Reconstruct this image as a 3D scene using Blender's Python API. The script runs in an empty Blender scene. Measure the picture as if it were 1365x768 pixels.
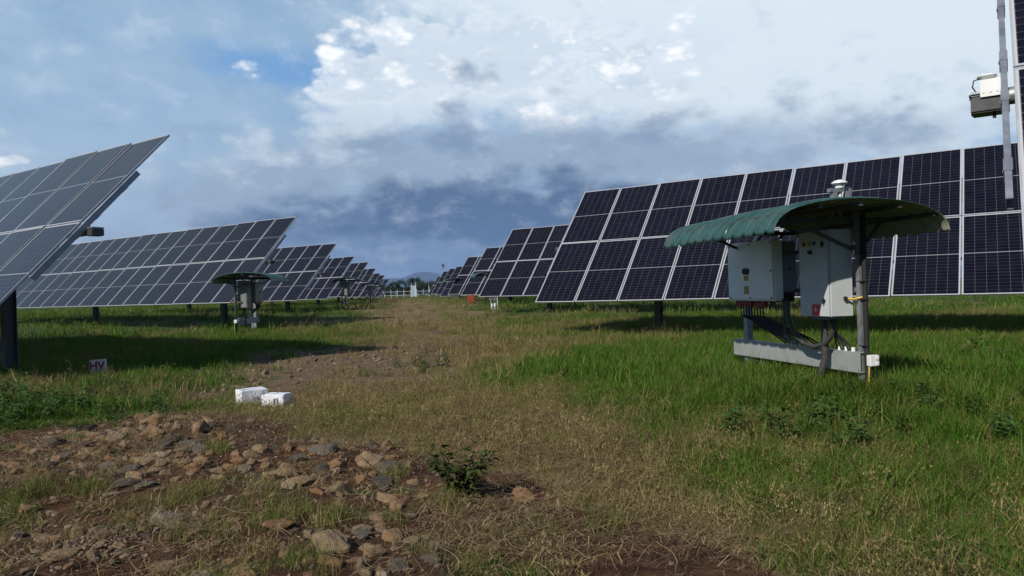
import bpy, bmesh, math, random
import numpy as np
from mathutils import Vector, Matrix, Euler, noise as mnoise

random.seed(7)
RNG = np.random.default_rng(11)
SC = bpy.context.scene
COL = SC.collection
PI = math.pi
rad = math.radians

# ------------------------------------------------------------------ camera (solved from the photograph)
F = 965.3                      # focal length in pixels of a 1365 px wide picture
PITCH, ROLL = rad(0.16), rad(1.728)
CAMZ = 1.2                     # eye height over the near ground (ground z is about 0)
AZ, TILT = rad(34.09), rad(47.25)
PW, PH, PITCHX = 1.134, 2.1, 1.1594

cam_data = bpy.data.cameras.new('camera')
cam = bpy.data.objects.new('camera', cam_data)
COL.objects.link(cam)
cam_data.sensor_width = 36
cam_data.lens = F * 36 / 1365
cam_data.clip_start = 0.05
cam_data.clip_end = 30000
cam.matrix_world = Matrix.Translation((0, 0, CAMZ)) @ Matrix.Rotation(PI / 2 + PITCH, 4, 'X') @ Matrix.Rotation(-ROLL, 4, 'Z')
SC.camera = cam


def ray(px, py):
    u, w = px - 682.5, 384 - py
    c, s = math.cos(ROLL), math.sin(ROLL)
    uu, ww = u * c + w * s, -u * s + w * c
    c, s = math.cos(PITCH), math.sin(PITCH)
    return np.array([uu, F * c - ww * s, F * s + ww * c]) / F


# ------------------------------------------------------------------ numpy noise
def vnoise(x, y, seed=0):
    xi, yi = np.floor(x).astype(np.int64), np.floor(y).astype(np.int64)
    xf, yf = x - xi, y - yi
    u, v = xf * xf * (3 - 2 * xf), yf * yf * (3 - 2 * yf)

    def h(a, b):
        n = (a * 374761393 + b * 668265263 + seed * 974634541) & 0xFFFFFFFF
        n = ((n ^ (n >> 13)) * 1274126177) & 0xFFFFFFFF
        n = n ^ (n >> 16)
        return (n & 0xFFFF) / 65535.0
    return (h(xi, yi) * (1 - u) + h(xi + 1, yi) * u) * (1 - v) + (h(xi, yi + 1) * (1 - u) + h(xi + 1, yi + 1) * u) * v


def fbm(x, y, scale=1.0, octv=4, seed=0):
    a, t, r = 1.0, 0.0, 0.0
    x, y = np.asarray(x, float) * scale, np.asarray(y, float) * scale
    for i in range(octv):
        r = r + a * vnoise(x + 17.3 * i, y - 9.1 * i, seed + i)
        t += a
        a *= 0.5
        x, y = x * 2.03, y * 2.03
    return r / t


def sstep(a, b, x):
    t = np.clip((x - a) / (b - a), 0, 1)
    return t * t * (3 - 2 * t)


def ground_base(y):
    return 0.35 * sstep(16, 46, np.asarray(y, float))


def to_ground(px, py):
    r = ray(px, py)
    z = 0.0
    for _ in range(6):
        t = (CAMZ - z) / max(1e-4, -r[2])
        z = float(ground_base(r[1] * t))
    return r[0] * t, r[1] * t


def poly_mask(x, y, pix, soft, seed, wob=0.35):
    """soft polygon mask on the ground; >0.5 inside"""
    P = np.array([to_ground(*p) for p in pix])
    d = np.hypot(x, y)
    wx = (fbm(x, y, 0.9, 3, seed) - 0.5) * 2 * wob * np.clip(d / 6, 0.6, 4)
    wy = (fbm(x, y, 0.9, 3, seed + 50) - 0.5) * 2 * wob * np.clip(d / 6, 0.6, 4)
    X, Y = x + wx, y + wy
    ins = np.zeros(X.shape, bool)
    dm = np.full(X.shape, 1e9)
    n = len(P)
    for i in range(n):
        ax, ay = P[i]
        bx, by = P[(i + 1) % n]
        ex, ey = bx - ax, by - ay
        t = np.clip(((X - ax) * ex + (Y - ay) * ey) / (ex * ex + ey * ey + 1e-9), 0, 1)
        dm = np.minimum(dm, np.hypot(X - ax - t * ex, Y - ay - t * ey))
        c = ((ay > Y) != (by > Y)) & (X < ex * (Y - ay) / (ey + (1e-12 if ey == 0 else 0)) + ax)
        ins ^= c
    sd = np.where(ins, dm, -dm)
    s = soft * np.clip(d / 6, 0.6, 5)
    return sstep(-s, s, sd)


RUBBLE = [(-160, 596), (60, 572), (180, 548), (300, 552), (400, 585), (520, 588), (570, 612), (720, 640), (745, 668), (650, 690), (585, 720), (620, 800), (560, 860), (-260, 860)]
STONY = [(215, 530), (270, 494), (360, 470), (470, 462), (560, 470), (600, 490), (560, 512), (450, 512), (400, 530), (330, 540)]
TRACK = [(470, 470), (500, 430), (505, 408), (520, 399), (560, 399), (600, 412), (640, 440), (650, 500), (560, 520)]
FRONTG = [(-260, 650), (60, 648), (200, 640), (330, 655), (430, 680), (470, 730), (380, 860), (-260, 860)]
GREENR = [(760, 480), (960, 440), (1365, 430), (1600, 480), (1700, 860), (1180, 860), (1090, 700), (960, 590), (840, 540)]
DARKSOIL = [(600, 700), (700, 650), (840, 690), (960, 720), (1080, 770), (1060, 860), (520, 860)]
DRY = [(430, 480), (490, 440), (480, 405), (515, 398), (600, 398), (650, 430), (720, 470), (780, 560), (900, 640), (1020, 768), (1040, 860), (-300, 860), (-60, 700), (0, 620), (180, 575), (330, 555), (260, 520)]
LUSH = [(740, 500), (820, 470), (960, 455), (1180, 490), (1365, 470), (1500, 500), (1500, 570), (1250, 590), (1100, 560), (950, 560), (860, 530)]


def fields(x, y):
    rub = poly_mask(x, y, RUBBLE, 0.22, 1, 0.25)
    sto = poly_mask(x, y, STONY, 0.5, 2)
    trk = poly_mask(x, y, TRACK, 0.5, 3)
    dks = poly_mask(x, y, DARKSOIL, 0.3, 4)
    dry = poly_mask(x, y, DRY, 0.6, 5, 0.6)
    lush = poly_mask(x, y, LUSH, 0.6, 6, 0.5)
    grn = poly_mask(x, y, GREENR, 0.7, 9, 0.6)
    patch = fbm(x, y, 0.55, 4, 21)
    fine = fbm(x, y, 2.3, 3, 31)
    dry = np.clip(dry * 0.72 + (patch - 0.5) * 2.0 + (fine - .5) * .6 + 0.08 * (1 - lush), 0, 1)
    dry = dry * (1 - 0.75 * lush)
    dry = np.maximum(dry, trk * (.7 + .5 * (fine - .3)))
    dry = np.clip(dry * (1 - .6 * grn), 0, 1)
    bare = np.clip(np.maximum.reduce([rub * 0.85, sto * 0.95, dks * 0.75, trk * 0.5]) + (fine - 0.55) * 1.4 * np.maximum.reduce([rub, sto, dks, trk]) + np.clip((fine - 0.62) * 2, 0, 1) * dry * 0.8, 0, 1)
    frt = poly_mask(x, y, FRONTG, 0.3, 8, 0.3)
    veg = (1 - bare * 0.9) * (1 - 0.93 * rub * (1 - 0.62 * frt * sstep(.42, .58, fbm(x, y, 1.1, 3, 61)))) * (1 - 0.9 * sto * (0.55 + 0.45 * sstep(.35, .6, fine))) * (1 - 0.92 * dks * sstep(.25, .5, patch + fine - .35))
    gap = sstep(.40, .60, fbm(x, y, 1.7, 3, 71))
    veg = veg * (1 - .75 * np.clip(dry, 0, 1) * gap * (1 - lush)) * (1 - .85 * trk * (.4 + .6 * gap))
    return dict(veg=veg, gap=gap, frt=frt * rub, rub=rub, sto=sto, trk=trk, dks=dks, dry=dry, lush=lush, bare=bare, patch=patch, fine=fine)


def height(x, y):
    x, y = np.asarray(x, float), np.asarray(y, float)
    d = np.hypot(x, y)
    z = ground_base(y)
    k = np.clip(1.3 - d / 60, 0.0, 1)
    z = z + (fbm(x, y, 0.35, 4, 77) - 0.5) * 0.16 * k
    rub = poly_mask(x, y, RUBBLE, 0.5, 1, 0.25)
    z = z + rub * (0.02 + (fbm(x, y, 1.3, 4, 91) - 0.5) * 0.2)
    z = z + .16 * np.exp(-((x - 3.2) / 1.3) ** 2 - ((y - 8) / 2.0) ** 2)
    z = z + (fbm(x, y, 5.0, 3, 99) - 0.5) * 0.035 * np.clip(1.2 - d / 15, 0, 1)
    return z


def gz(x, y):
    return float(height(np.array([x]), np.array([y]))[0])


_hit = {}


def spot(px, py):
    """where the line of sight through a pixel meets the real, uneven ground"""
    if (px, py) in _hit: return _hit[(px, py)]
    r = ray(px, py)
    t = np.linspace(1.5, 60, 3000)
    x, y, z = r[0] * t, r[1] * t, CAMZ + r[2] * t
    below = np.nonzero(z < height(x, y))[0]
    k = below[0] if len(below) else len(t) - 1
    _hit[(px, py)] = (float(x[k]), float(y[k]))
    return _hit[(px, py)]


# ------------------------------------------------------------------ tags and linking
def tag(o, label=None, cat=None, group=None, kind=None):
    if label: o['label'] = label
    if cat: o['category'] = cat
    if group: o['group'] = group
    if kind: o['kind'] = kind
    return o


def empty(name, loc, rz=0.0):
    o = bpy.data.objects.new(name, None)
    COL.objects.link(o)
    o.location = loc
    o.rotation_euler = (0, 0, rz)
    o.empty_display_size = 0.1
    return o


def link(name, mesh, parent=None, loc=(0, 0, 0), rot=(0, 0, 0)):
    o = bpy.data.objects.new(name, mesh)
    COL.objects.link(o)
    if parent is not None: o.parent = parent
    o.location = loc
    o.rotation_euler = rot
    return o


class MB:
    """collects shapes for one mesh"""

    def __init__(self):
        self.v, self.f, self.m, self.sm = [], [], [], []

    def add(self, vs, fs, mat=0, smooth=False):
        b = len(self.v)
        self.v += [tuple(p) for p in vs]
        for f in fs:
            self.f.append(tuple(i + b for i in f))
            self.m.append(mat)
            self.sm.append(smooth)
        return self

    def box(self, lo, hi, mat=0, M=None, bev=0.0):
        if bev:
            x0, y0, z0 = lo; x1, y1, z1 = hi
            bm = bmesh.new()
            bmesh.ops.create_cube(bm, size=1, matrix=Matrix.Translation(((x0 + x1) / 2, (y0 + y1) / 2, (z0 + z1) / 2)) @ Matrix.Diagonal((x1 - x0, y1 - y0, z1 - z0, 1)))
            bmesh.ops.bevel(bm, geom=bm.edges[:], offset=bev, segments=2, affect='EDGES')
            bm.verts.ensure_lookup_table()
            vs = [v.co.copy() for v in bm.verts]
            fs = [[v.index for v in f.verts] for f in bm.faces]
            bm.free()
            if M is not None: vs = [M @ v for v in vs]
            return self.add(vs, fs, mat)
        vs = [Vector((x, y, z)) for z in (lo[2], hi[2]) for y in (lo[1], hi[1]) for x in (lo[0], hi[0])]
        if M is not None: vs = [M @ v for v in vs]
        return self.add(vs, [(0, 2, 3, 1), (4, 5, 7, 6), (0, 1, 5, 4), (2, 6, 7, 3), (0, 4, 6, 2), (1, 3, 7, 5)], mat)

    def bar(self, a, b, w, h, mat=0, up=(0, 0, 1)):
        a, b = Vector(a), Vector(b)
        d = (b - a).normalized()
        u = Vector(up)
        if abs(d.dot(u)) > 0.95: u = Vector((0, 1, 0))
        s = d.cross(u).normalized()
        t = s.cross(d).normalized()
        M = Matrix((s, d, t)).transposed().to_4x4()
        M.translation = a
        return self.box((-w / 2, 0, -h / 2), (w / 2, (b - a).length, h / 2), mat, M)

    def tube(self, pts, r, n=8, mat=0, cap=True):
        pts = [Vector(p) for p in pts]
        rs = r if isinstance(r, (list, tuple)) else [r] * len(pts)
        vs, fs = [], []
        prev = None
        for i, p in enumerate(pts):
            d = (pts[min(i + 1, len(pts) - 1)] - pts[max(i - 1, 0)]).normalized()
            if prev is None:
                s = d.cross(Vector((0, 0, 1)))
                if s.length < 0.05: s = d.cross(Vector((0, 1, 0)))
            else:
                s = prev - d * prev.dot(d)
            s.normalize()
            prev = s
            t = d.cross(s)
            for k in range(n):
                a = 2 * PI * k / n
                vs.append(p + (s * math.cos(a) + t * math.sin(a)) * rs[i])
        for i in range(len(pts) - 1):
            for k in range(n):
                k2 = (k + 1) % n
                fs.append((i * n + k, i * n + k2, (i + 1) * n + k2, (i + 1) * n + k))
        if cap:
            fs.append(tuple(range(n))[::-1])
            fs.append(tuple((len(pts) - 1) * n + k for k in range(n)))
        return self.add(vs, fs, mat, True)

    def lathe(self, prof, n=24, mat=0, M=None):
        vs, fs = [], []
        for (r, z) in prof:
            for k in range(n):
                a = 2 * PI * k / n
                vs.append(Vector((r * math.cos(a), r * math.sin(a), z)))
        for i in range(len(prof) - 1):
            for k in range(n):
                k2 = (k + 1) % n
                fs.append((i * n + k, i * n + k2, (i + 1) * n + k2, (i + 1) * n + k))
        fs.append(tuple(range(n))[::-1])
        fs.append(tuple((len(prof) - 1) * n + k for k in range(n)))
        if M is not None: vs = [M @ v for v in vs]
        return self.add(vs, fs, mat, True)

    def mesh(self, name, mats):
        me = bpy.data.meshes.new(name)
        me.from_pydata(self.v, [], self.f)
        for m in (mats if isinstance(mats, (list, tuple)) else [mats]): me.materials.append(m)
        me.polygons.foreach_set('material_index', self.m)
        me.polygons.foreach_set('use_smooth', self.sm)
        me.update()
        if any(self.sm):
            me.set_sharp_from_angle(angle=rad(40))
        return me

    def obj(self, name, mats, parent=None, loc=(0, 0, 0), rot=(0, 0, 0)):
        return link(name, self.mesh(name, mats), parent, loc, rot)


# ------------------------------------------------------------------ materials
class NT:
    def __init__(self, tree):
        self.t = tree

    def n(self, typ, **kw):
        nd = self.t.nodes.new(typ)
        for k, v in kw.items():
            setattr(nd, k, v)
        return nd

    def put(self, sock, v):
        if v is None: return
        if hasattr(v, 'is_output'):
            self.t.links.new(v, sock)
        else:
            sock.default_value = v

    def math(self, op, a, b=None, c=None, clamp=False):
        nd = self.n('ShaderNodeMath', operation=op, use_clamp=clamp)
        self.put(nd.inputs[0], a); self.put(nd.inputs[1], b)
        if c is not None: self.put(nd.inputs[2], c)
        return nd.outputs[0]

    def mix(self, fac, a, b, blend='MIX'):
        nd = self.n('ShaderNodeMix', data_type='RGBA', blend_type=blend)
        self.put(nd.inputs[0], fac)
        for s, v in ((nd.inputs[6], a), (nd.inputs[7], b)):
            if isinstance(v, tuple) and len(v) == 3: v = (*v, 1)
            self.put(s, v)
        return nd.outputs[2]

    def smooth(self, x, lo, hi, a=0.0, b=1.0):
        nd = self.n('ShaderNodeMapRange', interpolation_type='SMOOTHSTEP')
        self.put(nd.inputs[0], x); self.put(nd.inputs[1], lo); self.put(nd.inputs[2], hi)
        self.put(nd.inputs[3], a); self.put(nd.inputs[4], b)
        return nd.outputs[0]

    def noise(self, vec, scale, detail=4, rough=0.55, dist=0.0, dim='3D'):
        nd = self.n('ShaderNodeTexNoise', noise_dimensions=dim)
        self.put(nd.inputs['Vector'], vec)
        nd.inputs['Scale'].default_value = scale
        nd.inputs['Detail'].default_value = detail
        nd.inputs['Roughness'].default_value = rough
        nd.inputs['Distortion'].default_value = dist
        return nd

    def attr(self, name, typ='GEOMETRY'):
        return self.n('ShaderNodeAttribute', attribute_name=name, attribute_type=typ)


def new_mat(name):
    m = bpy.data.materials.new(name)
    m.use_nodes = True
    nt = NT(m.node_tree)
    bs = m.node_tree.nodes['Principled BSDF']
    return m, nt, bs


def simple(name, col, rough=0.6, metal=0.0, var=0.12, scale=14.0, dirt=None, dirt_amt=0.5, bump=0.0):
    m, nt, bs = new_mat(name)
    tc = nt.n('ShaderNodeTexCoord').outputs['Object']
    nz = nt.noise(tc, scale, 5).outputs['Fac']
    c = nt.mix(nt.smooth(nz, 0.3, 0.7), tuple(x * (1 - var) for x in col), tuple(min(1, x * (1 + var)) for x in col))
    if dirt:
        n2 = nt.noise(tc, scale * 0.45, 6, 0.65).outputs['Fac']
        c = nt.mix(nt.smooth(n2, 0.52, 0.72, 0, dirt_amt), c, dirt)
    nt.put(bs.inputs['Base Color'], c)
    nt.put(bs.inputs['Roughness'], nt.smooth(nz, 0.2, 0.8, max(0, rough - 0.08), min(1, rough + 0.1)))
    bs.inputs['Metallic'].default_value = metal
    if bump:
        b = nt.n('ShaderNodeBump')
        b.inputs['Strength'].default_value = bump
        b.inputs['Distance'].default_value = 0.01
        nt.put(b.inputs['Height'], nz)
        nt.put(bs.inputs['Normal'], b.outputs[0])
    return m


M_FRAME = simple('anodised_frame', (0.44, 0.46, 0.49), 0.42, 0.35, 0.05, 5)
M_GALV = simple('galvanised_steel', (0.30, 0.32, 0.34), 0.5, 0.6, 0.18, 22, (0.20, 0.17, 0.14), 0.35)
M_RAIL = simple('rail_steel', (0.26, 0.29, 0.33), 0.45, 0.6, 0.15, 9)
M_POST = simple('dark_post_steel', (0.10, 0.10, 0.105), 0.6, 0.4, 0.2, 12, (0.09, 0.06, 0.045), 0.5)
M_BLACK = simple('black_rubber', (0.012, 0.012, 0.013), 0.75, 0, 0.2, 30)
M_HOSE = simple('black_hose', (0.045, 0.042, 0.04), 0.6, 0, 0.2, 30)
M_CAB = simple('grey_cabinet_paint', (0.50, 0.53, 0.54), 0.42, 0, 0.03, 6, (0.30, 0.30, 0.28), 0.15)
M_CABFAR = simple('shaded_cabinet_paint', (0.20, 0.22, 0.215), 0.5, 0, 0.05, 6, (0.15, 0.14, 0.12), 0.3)  # cabinet paint darkened to carry the roof's shade on the farther boxes
M_INV = simple('white_inverter_paint', (0.80, 0.83, 0.81), 0.42, 0, 0.03, 6, (0.42, 0.40, 0.33), 0.2)
M_SINK = simple('grey_heat_sink', (0.16, 0.18, 0.20), 0.5, 0.2, 0.1, 12)
M_CTRL = simple('shaded_housing', (0.055, 0.058, 0.06), 0.45, 0.2, 0.1, 12)  # colour lowered to paint in the shade on the control box front
M_BEAM = simple('galvanised_tray', (0.33, 0.35, 0.34), 0.5, 0.2, 0.06, 7, (0.22, 0.20, 0.16), 0.3)
M_WHITEP = simple('white_plastic', (0.72, 0.73, 0.73), 0.4, 0, 0.05, 12, (0.45, 0.41, 0.35), 0.25)
M_RED = simple('red_plastic', (0.55, 0.03, 0.03), 0.45, 0, 0.08, 20)
M_REDDARK = simple('red_connector', (0.30, 0.035, 0.02), 0.5, 0, 0.15, 20)
M_YEL = simple('yellow_conduit', (0.55, 0.40, 0.08), 0.5, 0, 0.15, 20)
M_YELLAB = simple('yellow_sticker', (0.55, 0.40, 0.06), 0.5, 0, 0.1, 60)
M_BLUE = simple('blue_lamp', (0.03, 0.09, 0.45), 0.3, 0, 0.05, 20)
M_AMBER = simple('amber_lamp', (0.6, 0.35, 0.03), 0.3, 0, 0.05, 20)
M_LRED = simple('red_lamp', (0.35, 0.02, 0.02), 0.3, 0, 0.05, 20)
M_GREEN = simple('green_roof_paint', (0.012, 0.060, 0.052), 0.30, 0.0, 0.12, 4, (0.05, 0.09, 0.07), 0.4)
M_CREAM = simple('cream_roof_underside', (0.30, 0.31, 0.23), 0.6, 0.0, 0.08, 5)
M_CARTON = simple('white_carton', (0.74, 0.76, 0.80), 0.6, 0, 0.05, 9, (0.36, 0.36, 0.40), 0.75)
M_CONC = simple('whitewashed_concrete', (0.62, 0.59, 0.54), 0.85, 0, 0.12, 18, (0.28, 0.22, 0.17), 0.6, 0.4)
M_REDPAINT = simple('red_lettering_paint', (0.30, 0.03, 0.025), 0.7, 0, 0.15, 30)
M_REDBOX = simple('red_box_paint', (0.26, 0.032, 0.016), 0.5, 0, 0.1, 10)
M_WHITEFENCE = simple('white_fence_paint', (0.55, 0.57, 0.57), 0.55, 0, 0.08, 6)
M_BLUEGREY = simple('blue_grey_sheet', (0.36, 0.50, 0.60), 0.5, 0.0, 0.08, 6)
M_BARK = simple('bark', (0.10, 0.075, 0.055), 0.9, 0, 0.3, 14)
M_STEM = simple('shrub_stem', (0.09, 0.065, 0.04), 0.8, 0, 0.3, 30)


def roof_material():
    m, nt, bs = new_mat('weathered_green_roof')
    tc = nt.n('ShaderNodeTexCoord').outputs['Object']
    mp = nt.n('ShaderNodeMapping'); nt.put(mp.inputs[0], tc); mp.inputs['Scale'].default_value = (1.2, 9, 1.2)
    streak = nt.noise(mp.outputs[0], 3.0, 6, .65).outputs['Fac']
    blot = nt.noise(tc, 5.0, 6, .65).outputs['Fac']
    fine = nt.noise(tc, 60.0, 3, .6).outputs['Fac']
    c = nt.mix(nt.smooth(blot, .3, .7), (.022, .072, .064), (.034, .098, .088))
    c = nt.mix(nt.smooth(streak, .50, .72, 0, .55), c, (.075, .105, .085))
    c = nt.mix(nt.smooth(nt.math('ADD', blot, nt.math('MULTIPLY', fine, .25)), .72, .82, 0, .8), c, (.12, .07, .04))
    nt.put(bs.inputs['Base Color'], c)
    nt.put(bs.inputs['Roughness'], nt.smooth(streak, .3, .7, .26, .55))
    bs.inputs['Metallic'].default_value = .15
    b = nt.n('ShaderNodeBump'); b.inputs['Strength'].default_value = .25; b.inputs['Distance'].default_value = .01
    nt.put(b.inputs['Height'], blot); nt.put(bs.inputs['Normal'], b.outputs[0])
    return m


M_GREEN = roof_material()


def cell_material():
    m, nt, bs = new_mat('solar_cells')
    tc = nt.n('ShaderNodeTexCoord').outputs['Object']
    sp = nt.n('ShaderNodeSeparateXYZ')
    nt.put(sp.inputs[0], tc)
    x, y = sp.outputs[0], sp.outputs[1]
    mg = 0.026
    cw = (PW - 2 * mg) / 6
    half = (PH / 2 - mg - 0.011)
    ch = half / 12
    # distance to the nearest column line
    u = nt.math('DIVIDE', nt.math('SUBTRACT', x, mg), cw)
    fu = nt.math('ABSOLUTE', nt.math('SUBTRACT', nt.math('FRACT', nt.math('ADD', u, 100.5)), 0.5))   # 0 at line
    du = nt.math('MULTIPLY', fu, cw)
    yy = nt.math('ABSOLUTE', nt.math('SUBTRACT', y, PH / 2))
    v = nt.math('DIVIDE', nt.math('SUBTRACT', yy, 0.011), ch)
    fv = nt.math('ABSOLUTE', nt.math('SUBTRACT', nt.math('FRACT', nt.math('ADD', v, 100.5)), 0.5))
    dv = nt.math('MULTIPLY', fv, ch)
    lu = nt.smooth(du, 0.0018, 0.0034, 1, 0)
    lv = nt.smooth(dv, 0.0010, 0.0024, 0.8, 0)
    dia = nt.smooth(nt.math('ADD', du, dv), 0.010, 0.013, 1, 0)
    line = nt.math('MAXIMUM', nt.math('MAXIMUM', lu, lv), dia)
    mid = nt.smooth(yy, 0.006, 0.009, 1, 0)
    # margin of white back sheet round the cells
    ex = nt.math('MINIMUM', x, nt.math('SUBTRACT', PW, x))
    ey = nt.math('MINIMUM', y, nt.math('SUBTRACT', PH, y))
    edge = nt.smooth(nt.math('MINIMUM', ex, ey), mg - 0.003, mg, 1, 0)
    # fine bus bars inside a cell
    fb = nt.math('ABSOLUTE', nt.math('SUBTRACT', nt.math('FRACT', nt.math('MULTIPLY', u, 9)), 0.5))
    bus = nt.math('MULTIPLY', nt.smooth(fb, 0.44, 0.49), 0.012)
    oi = nt.n('ShaderNodeObjectInfo').outputs['Random']
    nz = nt.noise(tc, 3.0, 3).outputs['Fac']
    # slight tone change from cell to cell
    cellv = nt.n('ShaderNodeCombineXYZ')
    nt.put(cellv.inputs[0], nt.math('FLOOR', u)); nt.put(cellv.inputs[1], nt.math('FLOOR', v)); nt.put(cellv.inputs[2], oi)
    wn = nt.n('ShaderNodeTexWhiteNoise', noise_dimensions='3D')
    nt.put(wn.inputs[0], cellv.outputs[0])
    c0 = nt.mix(oi, (0.0024, 0.0030, 0.0080), (0.0044, 0.0050, 0.0115))
    c0 = nt.mix(nt.math('MULTIPLY', wn.outputs[0], 0.35), c0, (0.008, 0.009, 0.019))
    c1 = nt.mix(bus, c0, (0.25, 0.26, 0.30))
    c2 = nt.mix(nt.math('MULTIPLY', line, 0.30), c1, (0.24, 0.25, 0.29))
    c3 = nt.mix(nt.math('MAXIMUM', edge, nt.math('MULTIPLY', mid, 0.55)), c2, (0.42, 0.43, 0.46))
    dust = nt.smooth(nz, 0.3, 0.75, 0.002, 0.012)
    c4 = nt.mix(dust, c3, (0.35, 0.30, 0.24))
    nt.put(bs.inputs['Base Color'], c4)
    bs.inputs['Roughness'].default_value = 0.17
    bs.inputs['IOR'].default_value = 1.26
    bs.inputs['Specular IOR Level'].default_value = 0.38
    return m


M_CELL = cell_material()
M_BACKSHEET = simple('white_backsheet', (0.55, 0.56, 0.57), 0.6, 0, 0.03, 4)


def veg_material(name, cols, tint_cols=None, trans=0.35, rough=0.55, spec=0.25):
    """cols: list of (position, colour) picked per blade; second list for the dry end by instance tint"""
    m, nt, bs = new_mat(name)
    m.node_tree.nodes.remove(bs)
    out = m.node_tree.nodes['Material Output']
    blade = nt.attr('blade').outputs['Fac']
    oi = nt.n('ShaderNodeObjectInfo').outputs['Random']
    tint = nt.attr('tint', 'INSTANCER').outputs['Fac']
    r = nt.math('FRACT', nt.math('ADD', blade, nt.math('MULTIPLY', oi, 3.7)))

    def ramp(fac, cs):
        nd = nt.n('ShaderNodeValToRGB')
        el = nd.color_ramp.elements
        while len(el) < len(cs): el.new(0.5)
        for e, (p, c) in zip(el, cs):
            e.position = p; e.color = (*c, 1)
        nt.put(nd.inputs[0], fac)
        return nd.outputs[0]
    c = ramp(r, cols)
    if tint_cols:
        c = nt.mix(tint, c, ramp(r, tint_cols))
    bright = nt.math('ADD', 0.75, nt.math('MULTIPLY', oi, 0.5))
    hv = nt.n('ShaderNodeHueSaturation')
    nt.put(hv.inputs['Value'], bright)
    nt.put(hv.inputs['Color'], c)
    c = hv.outputs[0]
    d = nt.n('ShaderNodeBsdfDiffuse'); nt.put(d.inputs[0], c)
    t = nt.n('ShaderNodeBsdfTranslucent'); nt.put(t.inputs[0], c)
    g = nt.n('ShaderNodeBsdfGlossy'); g.inputs['Roughness'].default_value = rough
    nt.put(g.inputs[0], (0.5, 0.5, 0.5, 1))
    mx = nt.n('ShaderNodeMixShader'); mx.inputs[0].default_value = trans
    nt.put(mx.inputs[1], d.outputs[0]); nt.put(mx.inputs[2], t.outputs[0])
    m2 = nt.n('ShaderNodeMixShader'); m2.inputs[0].default_value = spec * 0.06
    nt.put(m2.inputs[1], mx.outputs[0]); nt.put(m2.inputs[2], g.outputs[0])
    nt.put(out.inputs[0], m2.outputs[0])
    return m


G1, G2, G3, G4 = (0.034, 0.118, 0.006), (0.056, 0.155, 0.010), (0.095, 0.165, 0.018), (0.18, 0.175, 0.052)
D1, D2, D3, D4 = (0.215, 0.175, 0.066), (0.33, 0.26, 0.115), (0.145, 0.105, 0.043), (0.095, 0.130, 0.022)
M_GRASS = veg_material('grass_blades', [(0.0, G1), (0.4, G2), (0.75, G3), (0.93, G4)], [(0.0, D4), (0.3, D1), (0.65, D2), (0.95, D3)])
M_DRYG = veg_material('dry_grass_blades', [(0.0, D1), (0.4, D2), (0.7, D3), (0.92, D4)], [(0.0, (0.145, 0.105, 0.052)), (0.5, (0.22, 0.17, 0.078)), (0.9, (0.34, 0.27, 0.13))], 0.25)
M_STRAW = veg_material('straw', [(0.0, (0.36, 0.28, 0.15)), (0.35, (0.24, 0.18, 0.095)), (0.8, (0.12, 0.085, 0.048))], None, 0.15)
M_WEED = veg_material('weed_leaves', [(0.0, (0.045, 0.11, 0.020)), (0.5, (0.065, 0.14, 0.03)), (0.9, (0.10, 0.16, 0.045))], [(0.0, (0.035, 0.07, 0.02)), (0.6, (0.05, 0.09, 0.03)), (0.9, (0.08, 0.09, 0.04))], 0.3)
M_LEAF = veg_material('shrub_leaves', [(0.0, (0.026, 0.048, 0.012)), (0.5, (0.048, 0.074, 0.020)), (0.8, (0.085, 0.115, 0.032)), (0.95, (0.11, 0.075, 0.035))], None, 0.25)
M_TREE = veg_material('tree_leaves', [(0.0, (0.030, 0.050, 0.018)), (0.5, (0.045, 0.070, 0.024)), (0.9, (0.065, 0.090, 0.032))], None, 0.2)


def rock_material():
    m, nt, bs = new_mat('field_stone')
    tc = nt.n('ShaderNodeTexCoord').outputs['Object']
    a = nt.n('ShaderNodeAttribute', attribute_name='tone', attribute_type='OBJECT').outputs['Fac']
    ramp = nt.n('ShaderNodeValToRGB')
    cs = [(0.0, (0.040, 0.034, 0.029)), (0.2, (0.105, 0.090, 0.070)), (0.4, (0.22, 0.185, 0.135)), (0.6, (0.285, 0.20, 0.112)), (0.8, (0.285, 0.145, 0.062)), (1.0, (0.40, 0.37, 0.33))]
    el = ramp.color_ramp.elements
    while len(el) < len(cs): el.new(0.5)
    for e, (p, c) in zip(el, cs):
        e.position = p; e.color = (*c, 1)
    oi = nt.n('ShaderNodeObjectInfo').outputs['Random']
    loc = nt.n('ShaderNodeVectorMath', operation='ADD')
    nt.put(loc.inputs[0], tc)
    nt.put(loc.inputs[1], nt.n('ShaderNodeObjectInfo').outputs['Location'])
    n1 = nt.noise(loc.outputs[0], 2.2, 5, 0.6).outputs['Fac']
    n2 = nt.noise(loc.outputs[0], 9, 6, 0.7).outputs['Fac']
    n3 = nt.noise(loc.outputs[0], 1.1, 3, 0.5).outputs['Fac']
    nt.put(ramp.inputs[0], nt.math('ADD', a, nt.math('MULTIPLY', nt.math('SUBTRACT', n1, 0.5), 0.35), clamp=True))
    c = nt.mix(nt.smooth(n2, 0.35, 0.7, 0, 0.45), ramp.outputs[0], (0.09, 0.07, 0.055))
    c = nt.mix(nt.smooth(n3, 0.55, 0.7, 0, 0.55), c, (0.16, 0.085, 0.05))      # red soil clinging on
    nt.put(bs.inputs['Base Color'], c)
    bs.inputs['Roughness'].default_value = 0.9
    bs.inputs['Specular IOR Level'].default_value = 0.2
    b = nt.n('ShaderNodeBump'); b.inputs['Strength'].default_value = 0.7; b.inputs['Distance'].default_value = 0.06
    nt.put(b.inputs['Height'], nt.math('ADD', n2, n1))
    nt.put(bs.inputs['Normal'], b.outputs[0])
    return m


M_ROCK = rock_material()


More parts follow.
